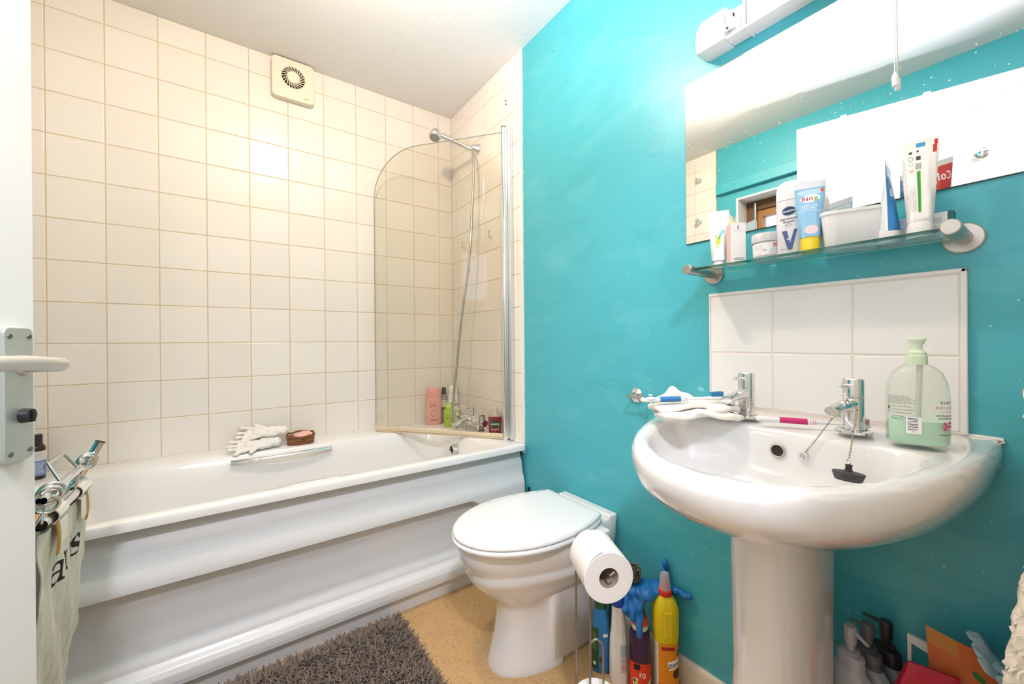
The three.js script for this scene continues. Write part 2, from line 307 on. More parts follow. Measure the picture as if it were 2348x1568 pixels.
// ------------------------------------------------------------------ door, swung open against the hamper
{
  const d = new THREE.Group(); d.name = 'door_1'; d.userData.kind = 'structure'; scene.add(d);
  d.position.set(-1.518, 0, 2.102); d.rotation.y = Math.acos(0.2685);
  part('door_leaf', rbox(0, 0.838, 0.006, 2.062, -0.04, 0, 0.0025), M.paint, d);
  const pl = part('handle_plate', (() => { const s = new THREE.Shape(), w = 0.021, h = 0.083, r = 0.008; s.moveTo(-w + r, -h); s.lineTo(w - r, -h); s.quadraticCurveTo(w, -h, w, -h + r); s.lineTo(w, h - r); s.quadraticCurveTo(w, h, w - r, h); s.lineTo(-w + r, h); s.quadraticCurveTo(-w, h, -w, h - r); s.lineTo(-w, -h + r); s.quadraticCurveTo(-w, -h, -w + r, -h); return new THREE.ExtrudeGeometry(s, { depth: 0.005, bevelEnabled: true, bevelSize: 0.0015, bevelThickness: 0.0015, bevelSegments: 2 }).translate(0.8, 0.936, 0.0015); })(), M.alu, d);
  for (const [x, y] of [[-0.015, 0.073], [0.015, 0.073], [-0.015, -0.073], [0.015, -0.073]]) part('screw', cyl([0.8 + x, 0.936 + y, 0.006], [0.8 + x, 0.936 + y, 0.0092], 0.0035, 0.003, 14), mat([0.2, 0.2, 0.19], 0.4, { metalness: 1 }), pl);
  part('lever', [tube([[0.806, 0.972, 0.006], [0.806, 0.972, 0.03], [0.803, 0.972, 0.043], [0.79, 0.973, 0.05], [0.74, 0.977, 0.05], [0.69, 0.978, 0.049]], 0.0088, 40, 14, false, 0.4), cyl([0.806, 0.972, 0.006], [0.806, 0.972, 0.012], 0.014, 0.012, 20)], mat([0.66, 0.65, 0.62], 0.4, { metalness: 0.85 }), d);
  part('turn_knob', [cyl([0.804, 0.908, 0.006], [0.804, 0.908, 0.017], 0.0095, 0.0085, 20), rbox(0.8025, 0.8055, 0.9, 0.916, 0.016, 0.02, 0.001)], M.black, d);
  // chrome coat knob
  part('coat_knob', [cyl([0.225, 1.747, 0], [0.225, 1.747, 0.022], 0.009, 0.008, 16), new THREE.SphereGeometry(0.026, 24, 16).scale(1, 1, 0.6).translate(0.225, 1.747, 0.030), cyl([0.225, 1.747, 0], [0.225, 1.747, 0.004], 0.019, 0.017, 20)], M.chrome, d);
  part('hinge', [cyl([-0.004, 0.2, 0.004], [-0.004, 0.29, 0.004], 0.006, 0.006, 12), cyl([-0.004, 1.75, 0.004], [-0.004, 1.84, 0.004], 0.006, 0.006, 12)], M.steel, d);
}
{ // two straps hooked over the top of the door
  const c = Math.acos(0.2685);
  [0.655, 0.375].forEach((x, i) => {
    const o = thing('over_door_hook', i ? 'white plastic hook strap over the door top above the coat knob' : 'white plastic hook strap over the door top near its free edge', 'hook', [-1.518, 0, 2.102], c);
    part('strap', [rbox(x - 0.012, x + 0.012, 2.0635, 2.069, -0.0445, 0.005, 0.002), rbox(x - 0.012, x + 0.012, 2.03, 2.067, 0.0012, 0.005, 0.0015), rbox(x - 0.012, x + 0.012, 1.9, 2.067, -0.0445, -0.0412, 0.0015)], M.white, o);
  });
}

// ------------------------------------------------------------------ bath
const rrect = (y, x0, x1, z0, z1, r, n = 8) => {                   // rounded rectangle ring, same count for all
  const P = [], c = [[x1 - r, z1 - r, 0], [x0 + r, z1 - r, 90], [x0 + r, z0 + r, 180], [x1 - r, z0 + r, 270]];
  c.forEach(([cx, cz, a], k) => {
    for (let i = 0; i <= n; i++) { const t = R(a + 90 * i / n); P.push([cx + r * Math.cos(t), y, cz + r * Math.sin(t)]); }
    const e = c[(k + 1) % 4], t = R(e[2]), s = P[P.length - 1], f = [e[0] + r * Math.cos(t), y, e[1] + r * Math.sin(t)];
    for (let i = 1; i < 10; i++) P.push([lerp(s[0], f[0], i / 10), y, lerp(s[2], f[2], i / 10)]);
  });
  return P;
};
{
  const b = thing('bathtub', 'white acrylic bathtub with a moulded front panel along the tiled wall', 'bathtub');
  const X0 = LW + 0.009, X1 = -0.0095, Z0 = 0.002, Z1 = 0.704;
  part('tub', loft([
    rrect(0.517, X0 + 0.004, X1 - 0.002, Z0, Z1 - 0.004, 0.006), rrect(0.519, X0, X1, Z0, Z1, 0.012), rrect(0.537, X0, X1, Z0, Z1, 0.012), rrect(0.5425, X0 + 0.002, X1 - 0.001, Z0 + 0.002, Z1 - 0.003, 0.014), rrect(0.545, X0 + 0.008, X1 - 0.006, Z0 + 0.006, Z1 - 0.010, 0.016),
    rrect(0.545, -1.625, -0.155, 0.128, 0.665, 0.1), rrect(0.543, -1.618, -0.16, 0.134, 0.659, 0.1), rrect(0.532, -1.608, -0.166, 0.143, 0.650, 0.1),
    rrect(0.46, -1.57, -0.185, 0.155, 0.635, 0.1), rrect(0.33, -1.48, -0.21, 0.172, 0.615, 0.1), rrect(0.22, -1.40, -0.235, 0.19, 0.597, 0.1), rrect(0.175, -1.36, -0.26, 0.212, 0.575, 0.1), rrect(0.155, -1.30, -0.32, 0.26, 0.53, 0.1),
  ], { bottom: false, crease: 0.55 }), M.acrylic, b);
  // front panel: bulged, with a long rounded recess and a ledge, undercut toe
  const prof = (T, y) => { for (let i = 0; i + 1 < T.length; i++) if (y <= T[i + 1][0]) return lerp(T[i][1], T[i + 1][1], smooth(T[i][0], T[i + 1][0], y)); return T[T.length - 1][1]; };
  const flush = [[0, 0.659], [0.05, 0.660], [0.062, 0.664], [0.068, 0.690], [0.11, 0.692], [0.3, 0.694], [0.36, 0.692], [0.45, 0.672], [0.5, 0.657], [0.517, 0.655]];
  const deep = [[0, 0.659], [0.05, 0.660], [0.062, 0.664], [0.068, 0.689], [0.1, 0.689], [0.108, 0.684], [0.135, 0.662], [0.17, 0.647], [0.22, 0.643], [0.28, 0.645], [0.325, 0.654], [0.517, 0.66]];
  const xa = X0 + 0.004, xb = X1 - 0.002, ny = 120, nx = 200;
  part('front_panel', sheet((u, v) => {
    const x = lerp(xa, xb, u), y = 0.517 * v;
    const qx = Math.max(Math.abs(x + 0.885) - (0.66 - 0.07), 0), qy = Math.max(Math.abs(y - 0.16) - (0.19 - 0.07), 0), d = Math.hypot(qx, qy) - 0.07;   // recess outline
    const m = 1 - smooth(-0.012, 0.004, d), f = prof(flush, y), g = prof(deep, y);
    return [x, y, lerp(f, Math.min(f, g), m)];
  }, nx, ny, 0.012), M.panel, b);
  part('sealant', [tube([[X0, 0.546, 0.004], [-0.8, 0.5465, 0.004], [X1, 0.546, 0.004]], 0.004, 20, 6), tube([[-0.009, 0.546, 0.004], [-0.009, 0.546, 0.68]], 0.004, 8, 6)], mat([0.83, 0.80, 0.74], 0.5), b);
  // grips: flattened bars bowed away from the tub wall
  const grip = (x0, x1, z, s) => { const rings = []; for (let i = 0; i <= 24; i++) { const t = i / 24, x = lerp(x0, x1, t), q = Math.sin(Math.PI * t); rings.push(Array.from({ length: 12 }, (_, k) => { const a = k / 12 * 2 * Math.PI; return [x, 0.528 + 0.010 * q * 0 + 0.0075 * Math.sin(a), z + s * (0.004 + 0.022 * q) + 0.011 * Math.cos(a)]; })); } return loft(rings); };
  part('grip_handle', grip(-1.075, -0.70, 0.156, 1), M.chrome, b);
  part('grip_handle', grip(-1.02, -0.70, 0.638, -1), M.chrome, b);
  const of = part('overflow', [cyl([-0.186, 0.47, 0.36], [-0.200, 0.472, 0.36], 0.034, 0.030, 28), new THREE.TorusGeometry(0.026, 0.004, 8, 24).rotateY(Math.PI / 2).translate(-0.201, 0.472, 0.36)], M.chrome, b);
  part('overflow_slot', [0, 60, 120].map(a => rbox(-0.2025, -0.1985, 0.4695, 0.4745, 0.338, 0.382, 0.001).translate(0, -0.472, -0.36).rotateX(R(a)).translate(0, 0.472, 0.36)), M.hole, of);
}

// ------------------------------------------------------------------ shower screen on its post
{
  const s = thing('shower_screen', 'clear glass shower screen with a rounded top corner on a chrome post', 'shower screen', [-0.036, 0, 0.585], 0);
  const ang = Math.atan2(0.55, -0.445), L = 0.69;                   // direction of the swung panel
  const hinge = new THREE.Group(); hinge.name = 'swing_panel'; s.add(hinge);
  const dir = V(-0.445, 0, -0.55).normalize(), c = Math.atan2(-dir.z, dir.x);
  const sp = new THREE.Shape(), r = 0.24, x0 = 0.014, y0 = 0.575, y1 = 1.965; sp.moveTo(x0, y0); sp.lineTo(L, y0); sp.lineTo(L, y1 - r); sp.absarc(L - r, y1 - r, r, 0, Math.PI / 2); sp.lineTo(x0, y1); sp.closePath();
  const glass = new THREE.ExtrudeGeometry(sp, { depth: 0.005, bevelEnabled: false, curveSegments: 40 }).translate(0, 0, -0.0025).rotateY(c);
  part('glass_panel', new THREE.ShapeGeometry(sp, 40).rotateY(c), mat([0.90, 0.885, 0.83], 0.0, { transmission: 1, thickness: 0, ior: 1.5 }), hinge);
  // polished rim of the glass
  const edge = [[x0, y1], [L - r, y1]]; for (let i = 1; i <= 12; i++) { const a = R(90 - 90 * i / 12); edge.push([L - r + r * Math.cos(a), y1 - r + r * Math.sin(a)]); } edge.push([L, y0]);
  const er = []; for (const [x, y] of edge) er.push([x, y, 0]);
  part('glass_edge', wire(er, 0.0021, 6).rotateY(c), mat([0.50, 0.56, 0.50], 0.15, { transmission: 0.5, thickness: 0 }), hinge);
  part('bottom_seal', [rbox(x0, L, 0.556, 0.572, -0.005, 0.005, 0.002).rotateY(c), rbox(x0, L, 0.5475, 0.558, -0.0012, 0.0012, 0.0004).rotateY(c)], mat([0.68, 0.57, 0.38], 0.45), hinge);
  part('post', [cyl([0, 0.546, 0], [0, 1.985, 0], 0.0125, 0.0125, 28), rbox(0.004, 0.026, 0.55, 1.985, -0.011, 0.013, 0.003)], M.chrome, s);
  part('wall_profile', rbox(0.008, 0.0275, 0.548, 1.975, 0.014, 0.034, 0.003), mat([0.75, 0.76, 0.76], 0.25, { metalness: 0.9 }), s);
  part('post_cap', [cyl([0, 1.985, 0], [0, 1.99, 0], 0.0132, 0.012, 24)], mat([0.25, 0.25, 0.25], 0.35, { metalness: 1 }), s);
}

// ------------------------------------------------------------------ shower hand set
{
  const h = thing('shower_bracket', 'chrome cone-shaped wall bracket holding the shower handset', 'bracket');
  part('cone', [cyl([-0.0078, 2.005, 0.302], [-0.012, 2.005, 0.302], 0.03, 0.029, 28), cyl([-0.012, 2.005, 0.302], [-0.045, 2.005, 0.302], 0.028, 0.011, 28), cyl([-0.045, 2.005, 0.302], [-0.052, 2.005, 0.302], 0.013, 0.013, 20)], M.chrome, h);
  part('cradle', [cyl([-0.05, 2.005, 0.302], [-0.062, 2.003, 0.303], 0.008, 0.008, 14), cyl([-0.062, 1.988, 0.318], [-0.078, 2.0, 0.306], 0.0155, 0.0145, 20)], M.chrome, h);
  const s = thing('shower_handset', 'chrome hand shower resting in its cone bracket above the bath', 'shower head');
  part('handle', [cyl([-0.06, 1.985, 0.322], [-0.20, 2.035, 0.268], 0.0095, 0.0125, 20)], M.chrome, s);
  const n = V(-0.35, -0.9, 0.2).normalize(), c = V(-0.226, 2.04, 0.262), q = c.clone().addScaledVector(n, 0.02), b = c.clone().addScaledVector(n, -0.014);
  part('head', [cyl(b.toArray(), q.toArray(), 0.022, 0.032, 30), cyl(q.toArray(), q.clone().addScaledVector(n, 0.006).toArray(), 0.032, 0.029, 30)], M.chrome, s);
  const f = q.clone().addScaledVector(n, 0.006);
  part('spray_face', [cyl(f.toArray(), f.clone().addScaledVector(n, 0.0025).toArray(), 0.025, 0.024, 24), cyl(f.toArray(), f.clone().addScaledVector(n, 0.005).toArray(), 0.006, 0.005, 14)], mat([0.32, 0.31, 0.30], 0.4), s);
  const hose = thing('shower_hose', 'ribbed chrome shower hose hanging from the handset to the bath mixer', 'hose');
  const pts = [[-0.058, 1.982, 0.325], [-0.062, 1.957, 0.345], [-0.075, 1.83, 0.372], [-0.085, 1.657, 0.374], [-0.095, 1.482, 0.372], [-0.105, 1.332, 0.358], [-0.12, 1.181, 0.337], [-0.135, 1.018, 0.323], [-0.15, 0.854, 0.315], [-0.168, 0.702, 0.312], [-0.178, 0.62, 0.318], [-0.174, 0.582, 0.328], [-0.157, 0.575, 0.338], [-0.130, 0.592, 0.342], [-0.110, 0.603, 0.345]];
  const cv = new THREE.CatmullRomCurve3(pts.map(p => V(...p))), fr = cv.computeFrenetFrames(500), rings = [];
  for (let i = 0; i <= 500; i++) { const p = cv.getPointAt(i / 500), rad = 0.0065 + (i % 2 ? 0.0008 : 0); rings.push(Array.from({ length: 10 }, (_, k) => { const a = k / 10 * 2 * Math.PI; return p.clone().addScaledVector(fr.normals[i], rad * Math.cos(a)).addScaledVector(fr.binormals[i], rad * Math.sin(a)).toArray(); })); }
  part('hose_tube', loft(rings), mat([0.55, 0.53, 0.50], 0.25, { metalness: 1 }), hose);
}
{ // bath mixer: body along z, two pillars, loop levers, spout over the tub
  const t = thing('bath_mixer_tap', 'chrome bath mixer tap with two open loop levers', 'tap', [-0.078, 0.545, 0.345]);
  part('body', [cyl([0, 0.06, -0.10], [0, 0.06, 0.10], 0.02, 0.02, 24), rbox(-0.022, 0.022, 0.04, 0.084, -0.035, 0.035, 0.006)], M.chrome, t);
  for (const z of [-0.085, 0.085]) part('pillar', [cyl([0, 0.0005, z], [0, 0.006, z], 0.027, 0.025, 26), cyl([0, 0.006, z], [0, 0.06, z], 0.016, 0.017, 22)], M.chrome, t);
  part('spout', [loft(Array.from({ length: 11 }, (_, i) => { const q = i / 10, x = lerp(-0.012, -0.098, q), y = 0.065 - 0.018 * q * q; return Array.from({ length: 14 }, (_, k) => { const a = k / 14 * 2 * Math.PI; return [x, y + lerp(0.013, 0.010, q) * Math.sin(a), 0.016 * Math.cos(a)]; }); })), cyl([-0.09, 0.05, 0], [-0.09, 0.03, 0], 0.012, 0.011, 18)], M.chrome, t);
  part('diverter', [cyl([0, 0.08, 0], [0, 0.125, 0], 0.012, 0.014, 20), rbox(-0.04, 0.008, 0.118, 0.128, -0.006, 0.006, 0.003)], M.chrome, t);
  for (const z of [-0.112, 0.112]) {
    const lv = new THREE.Group(); lv.name = 'lever'; t.add(lv); const s = Math.sign(z);
    part('lever_hub', cyl([0, 0.06, z - 0.014 * s], [0, 0.06, z + 0.012 * s], 0.018, 0.016, 22), M.chrome, lv);
    part('lever_loop', [rbox(-0.028, 0.0, 0.095, 0.104, z - 0.009, z + 0.009, 0.003), rbox(-0.034, -0.024, 0.01, 0.104, z - 0.009, z + 0.009, 0.003), rbox(-0.008, 0.003, 0.05, 0.104, z - 0.009, z + 0.009, 0.003), rbox(-0.034, 0.0, 0.004, 0.014, z - 0.009, z + 0.009, 0.003).translate(0, 0.02, 0)], M.chrome, lv);
  }
}

// ------------------------------------------------------------------ extractor fan
{
  const f = thing('extractor_fan', 'square cream extractor fan with a round slatted grille near the ceiling', 'fan', [-0.826, 2.208, 0.0005]);
  const S = new THREE.Shape(), w = 0.0815, h = 0.086, r = 0.018; S.moveTo(-w + r, -h); S.lineTo(w - r, -h); S.quadraticCurveTo(w, -h, w, -h + r); S.lineTo(w, h - r); S.quadraticCurveTo(w, h, w - r, h); S.lineTo(-w + r, h); S.quadraticCurveTo(-w, h, -w, h - r); S.lineTo(-w, -h + r); S.quadraticCurveTo(-w, -h, -w + r, -h);
  const hole = new THREE.Path(); hole.absarc(0, 0.012, 0.052, 0, Math.PI * 2); S.holes.push(hole);
  const cream = mat([0.80, 0.73, 0.60], 0.35);
  part('cover', new THREE.ExtrudeGeometry(S, { depth: 0.026, bevelEnabled: true, bevelSize: 0.005, bevelThickness: 0.006, bevelSegments: 4, curveSegments: 32 }).translate(0, 0, 0.001), cream, f);
  part('duct', cyl([0, 0.012, 0.0005], [0, 0.012, 0.003], 0.0545, 0.0545, 36), M.hole, f);
  part('hub', [cyl([0, 0.012, 0.004], [0, 0.012, 0.0335], 0.027, 0.026, 32), cyl([0, 0.012, 0.0335], [0, 0.012, 0.0355], 0.026, 0.022, 32)], cream, f);
  for (let k = 0; k < 22; k++) { const a = k / 22 * 2 * Math.PI, b = a + 0.42, g = cyl([0.0255 * Math.cos(a), 0.012 + 0.0255 * Math.sin(a), 0.028], [0.0535 * Math.cos(b), 0.012 + 0.0535 * Math.sin(b), 0.028], 0.0021, 0.0017, 6); part('slat', g, cream, f); }
  part('maker_mark', box(0.042, 0.066, -0.074, -0.068, 0.033, 0.0334), print(canvas(128, 32, (g) => { g.fillStyle = '#dccdb0'; g.fillRect(0, 0, 128, 32); txt(g, 'xpelair', 68, 16, 26, '#6b5a3a', 'sans-serif', 'bold'); }), 0.4), f);
}

// ------------------------------------------------------------------ toilet
{
  const t = thing('toilet', 'white back-to-wall toilet with its lid down', 'toilet', [0, 0, 1.075]);
  const D = (y, a, xf, xb = -0.1, p = 2, nF = 56, nB = 16) => { const r = []; for (let i = 0; i <= nF; i++) { const f = Math.PI * i / nF; r.push([xb + (xf - xb) * Math.pow(Math.max(0, Math.sin(f)), 2 / p), y, -a * spow(Math.cos(f), 2 / p)]); } for (let i = 1; i < nB; i++) r.push([xb, y, lerp(a, -a, i / nB)]); return r; };
  part('pan', [loft([D(0, 0.108, -0.437, -0.24), D(0.012, 0.109, -0.438, -0.24), D(0.03, 0.104, -0.43, -0.24), D(0.10, 0.092, -0.412, -0.24), D(0.17, 0.086, -0.404, -0.24), D(0.20, 0.092, -0.414, -0.24), D(0.225, 0.112, -0.44, -0.24), D(0.25, 0.136, -0.468), D(0.285, 0.158, -0.497), D(0.304, 0.166, -0.507), D(0.314, 0.163, -0.505), D(0.324, 0.165, -0.508), D(0.336, 0.172, -0.518), D(0.36, 0.177, -0.530), D(0.385, 0.180, -0.536), D(0.396, 0.179, -0.535), D(0.4, 0.173, -0.529)], { crease: 0.8 }),
    loft([rrect(0, -0.285, -0.0165, -0.098, 0.098, 0.02), rrect(0.02, -0.285, -0.0165, -0.108, 0.108, 0.02), rrect(0.26, -0.285, -0.003, -0.112, 0.112, 0.02), rrect(0.34, -0.2, -0.001, -0.130, 0.130, 0.02), rrect(0.392, -0.19, -0.001, -0.132, 0.132, 0.02), rrect(0.4, -0.185, -0.003, -0.128, 0.128, 0.02)], { crease: 0.8 }),
    rbox(-0.045, -0.001, 0.38, 0.412, -0.130, 0.130, 0.01, 4)], M.ceramic, t);
  const out = (y, s, xf0 = -0.548) => { // seat / lid outline: straight back, full sides, oval nose
    const xb = -0.082, xm = -0.29, wb = 0.132, wm = 0.181, r = [], N = 40, B = 14, m = [];
    for (let i = 0; i <= N; i++) { const f = i / N * Math.PI; m.push([xm + (xf0 - xm) * Math.sin(f), -wm * Math.cos(f)]); }
    for (let i = 1; i < B; i++) { const q = i / B; m.push([lerp(xm, xb, q), lerp(wb, wm, Math.cos(q * Math.PI / 2) ** 0.9)]); }
    for (let i = 0; i <= 10; i++) m.push([xb, lerp(wb, -wb, i / 10)]);
    for (let i = B - 1; i > 0; i--) { const q = i / B; m.push([lerp(xm, xb, q), -lerp(wb, wm, Math.cos(q * Math.PI / 2) ** 0.9)]); }
    return m.map(([x, z]) => { const d = V(x + 0.29, 0, z), l = d.length(); d.multiplyScalar((l - s) / l); return [d.x - 0.29, y, d.z]; });
  };
  part('seat_ring', loft([out(0.4025, 0.008), out(0.405, 0.002), out(0.41, 0), out(0.416, 0.001), out(0.4195, 0.006)], { crease: 0.9 }), M.seat, t);
  part('lid', loft([out(0.4215, 0.006), out(0.4235, 0.003), out(0.430, 0.003), out(0.4345, 0.007), out(0.4365, 0.014), out(0.438, 0.04), out(0.4388, 0.08), out(0.439, 0.115)], { crease: 0.9 }), M.seat, t);
  for (const z of [-0.085, 0.085]) part('hinge', [cyl([-0.068, 0.412, z - 0.02], [-0.068, 0.412, z + 0.02], 0.0085, 0.0085, 16), cyl([-0.062, 0.3985, z], [-0.062, 0.41, z], 0.012, 0.011, 18)], M.chrome, t);
}
one('black_pipe_clip', [rbox(-0.012, -0.0005, 0.30, 0.358, 0.709, 0.719, 0.003)], M.black, 'small black plastic clip on the teal wall beside the bath panel', 'clip');

// ------------------------------------------------------------------ basin on its pedestal
const BZ = 1.757;
{
  const b = thing('pedestal_basin', 'white ceramic wash basin on a pedestal against the teal wall', 'basin', [0, 0, BZ]);
  const nF = 72, nB = 28;
  const D = (y, a, xf, xb = -0.0008, p = 2.2) => { const r = []; for (let i = 0; i <= nF; i++) { const f = Math.PI * i / nF; r.push([xb + (xf - xb) * Math.pow(Math.max(0, Math.sin(f)), 2 / p), y, -a * spow(Math.cos(f), 2 / p)]); } for (let i = 1; i < nB; i++) r.push([xb, y, lerp(a, -a, i / nB)]); return r; };
  const E = (y, s, cx = -0.300) => { let r = D(y, 0.226, -0.455, -0.166, 2.2); for (let k = 0; k < 14; k++) r = r.map((q, i) => { const m = r[(i + r.length - 1) % r.length], n = r[(i + 1) % r.length]; return [(m[0] + 2 * q[0] + n[0]) / 4, y, (m[2] + 2 * q[2] + n[2]) / 4]; }); return r.map(q => [cx + (q[0] + 0.300) * s, y, q[2] * s]); };
const sag = r => r.map(([x, y, z]) => [x, y - 0.042 * Math.pow(clamp(-x / 0.5), 1.4) * smooth(0.66, 0.80, y), z]);   // the front of the rim sits lower than the tap ledge
  part('bowl', loft([D(0.646, 0.10, -0.285), D(0.650, 0.135, -0.325), D(0.660, 0.178, -0.375), D(0.677, 0.214, -0.416), D(0.704, 0.243, -0.453), D(0.738, 0.263, -0.480), D(0.765, 0.274, -0.493), D(0.79, 0.279, -0.499), D(0.805, 0.280, -0.5), D(0.814, 0.2785, -0.4985), D(0.820, 0.275, -0.494), D(0.8225, 0.269, -0.487), D(0.8225, 0.258, -0.475, -0.004),
    E(0.8215, 1.015), E(0.819, 0.985), E(0.812, 0.962), E(0.79, 0.93), E(0.75, 0.875, -0.299), E(0.715, 0.79, -0.298), E(0.695, 0.63, -0.297), E(0.687, 0.42, -0.296), E(0.684, 0.14, -0.296)].map(sag), { bottom: true, crease: 0.9 }), M.ceramic, b);
  const P = (y, a, xf) => D(y, a, xf, -0.13, 2.6);
  part('pedestal', loft([P(0, 0.096, -0.288), P(0.012, 0.097, -0.289), P(0.03, 0.090, -0.282), P(0.08, 0.082, -0.272), P(0.35, 0.078, -0.270), P(0.62, 0.080, -0.276), P(0.675, 0.080, -0.278)], { crease: 0.8 }), M.ceramic, b);
  part('brown_chip', [wire([[-0.4390, 0.7497, 0.0301], [-0.4372, 0.7506, 0.041], [-0.4366, 0.7511, 0.0457]], 0.0008, 6), wire([[-0.4366, 0.7511, 0.0457], [-0.4345, 0.7507, 0.055], [-0.4328, 0.7506, 0.060]], 0.0010, 6)], mat([0.30, 0.17, 0.07], 0.7), b);
  const oh = V(-0.1735, 0.772, 0.004);
  part('overflow_hole', cyl([oh.x - 0.008, oh.y + 0.002, oh.z], [oh.x + 0.012, oh.y, oh.z], 0.0115, 0.0115, 24), M.hole, b);  // dark plug, painted as the shade inside the overflow
  part('overflow_rim', new THREE.TorusGeometry(0.0122, 0.0016, 8, 28).rotateY(Math.PI / 2).translate(oh.x - 0.0085, oh.y + 0.002, oh.z), mat([0.55, 0.5, 0.45], 0.3, { metalness: 0.6 }), b);
  part('waste', [cyl([-0.296, 0.684, 0], [-0.296, 0.688, 0], 0.024, 0.022, 28)], M.chrome, b);
  part('sealant', [tube([[-0.003, 0.823, -0.268], [-0.004, 0.8235, 0], [-0.003, 0.823, 0.262], [-0.002, 0.816, 0.2745], [-0.002, 0.80, 0.276], [-0.002, 0.775, 0.2735]], 0.0035, 60, 6)], M.white, b);
}
{ // splashback of six tiles in a white edge trim
  const s = thing('splashback', 'white tiled splashback of six tiles above the basin', 'splashback');
  part('tile_bed', box(-0.0073, -0.0003, 0.824, 1.118, 1.533, 1.994), M.groutWhite, s);
  tileRun(s, [1.534, 1.686, 1.838, 1.9895], [0.8265, 0.9637, 1.1137], (m, u, v) => { m.position.set(-0.0085, v, u); m.rotation.y = -Math.PI / 2; }, M.splash, 0.0032);
  part('edge_trim', [rbox(-0.0105, -0.0003, 1.1145, 1.1225, 1.530, 1.998, 0.002), rbox(-0.0105, -0.0003, 0.8245, 1.1225, 1.9895, 1.998, 0.002), rbox(-0.0092, -0.0003, 0.8245, 1.1225, 1.530, 1.5335, 0.0012)], M.white, s);
}
// ------------------------------------------------------------------ basin taps (spouts towards the bowl)
function basinTap(z, x, turn, label) {
  const t = thing('basin_tap', label, 'tap', [x, 0.8228, z], turn, 'basin taps');
  part('base_ring', lathe([[0.0, 0], [0.028, 0], [0.028, 0.004], [0.025, 0.0055], [0.0175, 0.006]]), M.chrome, t);
  part('body', lathe([[0.0165, 0.005], [0.0165, 0.0655], [0.0155, 0.0662], [0.0155, 0.0668], [0.0165, 0.0675], [0.0165, 0.099], [0.0155, 0.1005], [0, 0.1005]]), M.chrome, t);
  part('spout', loft(Array.from({ length: 12 }, (_, i) => { const q = i / 11, sx = -0.006 - 0.062 * q, sy = 0.054 - 0.004 * q - 0.006 * q * q, ry = lerp(0.0125, 0.008, q), rz = lerp(0.013, 0.0115, q); return Array.from({ length: 18 }, (_, k) => { const a = k / 18 * 2 * Math.PI; return [sx, sy + ry * Math.sin(a), rz * Math.cos(a)]; }); })), M.chrome, t);
  part('aerator', cyl([-0.057, 0.046, 0], [-0.057, 0.034, 0], 0.0095, 0.009, 20), M.chrome, t);
  part('aerator_mesh', cyl([-0.057, 0.034, 0], [-0.057, 0.0336, 0], 0.0072, 0.0072, 18), M.hole, t);
  part('handle_pin', [cyl([-0.012, 0.086, 0], [-0.04, 0.089, 0], 0.0042, 0.0042, 14), new THREE.SphereGeometry(0.0042, 12, 8).translate(-0.04, 0.089, 0)], M.chrome, t);
  return t;
}
basinTap(1.678, -0.125, -0.15, 'chrome basin tap with a pin lever beside the folded flannel');
basinTap(1.868, -0.128, -0.22, 'chrome basin tap with the plug chain looped round its spout');

// ------------------------------------------------------------------ plug and chain
{
  const c = thing('basin_plug', 'black rubber plug hanging on a ball chain from the tap', 'plug');
  const balls = []; const run = (a, b, sag) => { const A = V(...a), B = V(...b), n = Math.round(A.distanceTo(B) / 0.0042); for (let i = 0; i <= n; i++) { const q = i / n, p = A.clone().lerp(B, q); balls.push(new THREE.SphereGeometry(0.0017, 7, 5).translate(p.x, p.y - sag * Math.sin(Math.PI * q), p.z)); } };
  run([-0.184, 0.779, 1.808], [-0.168, 0.862, 1.853], 0.002); run([-0.168, 0.862, 1.853], [-0.163, 0.886, 1.868], 0); run([-0.163, 0.886, 1.868], [-0.172, 0.872, 1.884], 0); run([-0.172, 0.872, 1.884], [-0.218, 0.792, 1.884], 0.002);
  part('chain', balls, mat([0.42, 0.36, 0.28], 0.35, { metalness: 1 }), c);
  part('anchor', [new THREE.TorusGeometry(0.0075, 0.0017, 8, 20).rotateY(1.2).translate(-0.185, 0.773, 1.806), cyl([-0.176, 0.775, 1.806], [-0.182, 0.775, 1.806], 0.007, 0.006, 18)], M.chrome, c);
  part('split_ring', [new THREE.TorusGeometry(0.0045, 0.0009, 6, 16).rotateY(0.8).translate(-0.219, 0.788, 1.884)], M.chrome, c);
  const p = new THREE.Group(); p.name = 'stopper'; c.add(p); p.position.set(-0.221, 0.765, 1.884); p.rotation.set(0.05, 0.3, -0.12);
  part('stopper_disc', lathe([[0, -0.008], [0.0185, -0.008], [0.022, 0.002], [0.0225, 0.005], [0.015, 0.0065], [0, 0.007]]), M.rubber, p);
  part('stopper_neck', lathe([[0.006, 0.006], [0.0045, 0.014], [0.0055, 0.018], [0, 0.019]]), M.black, p);
}
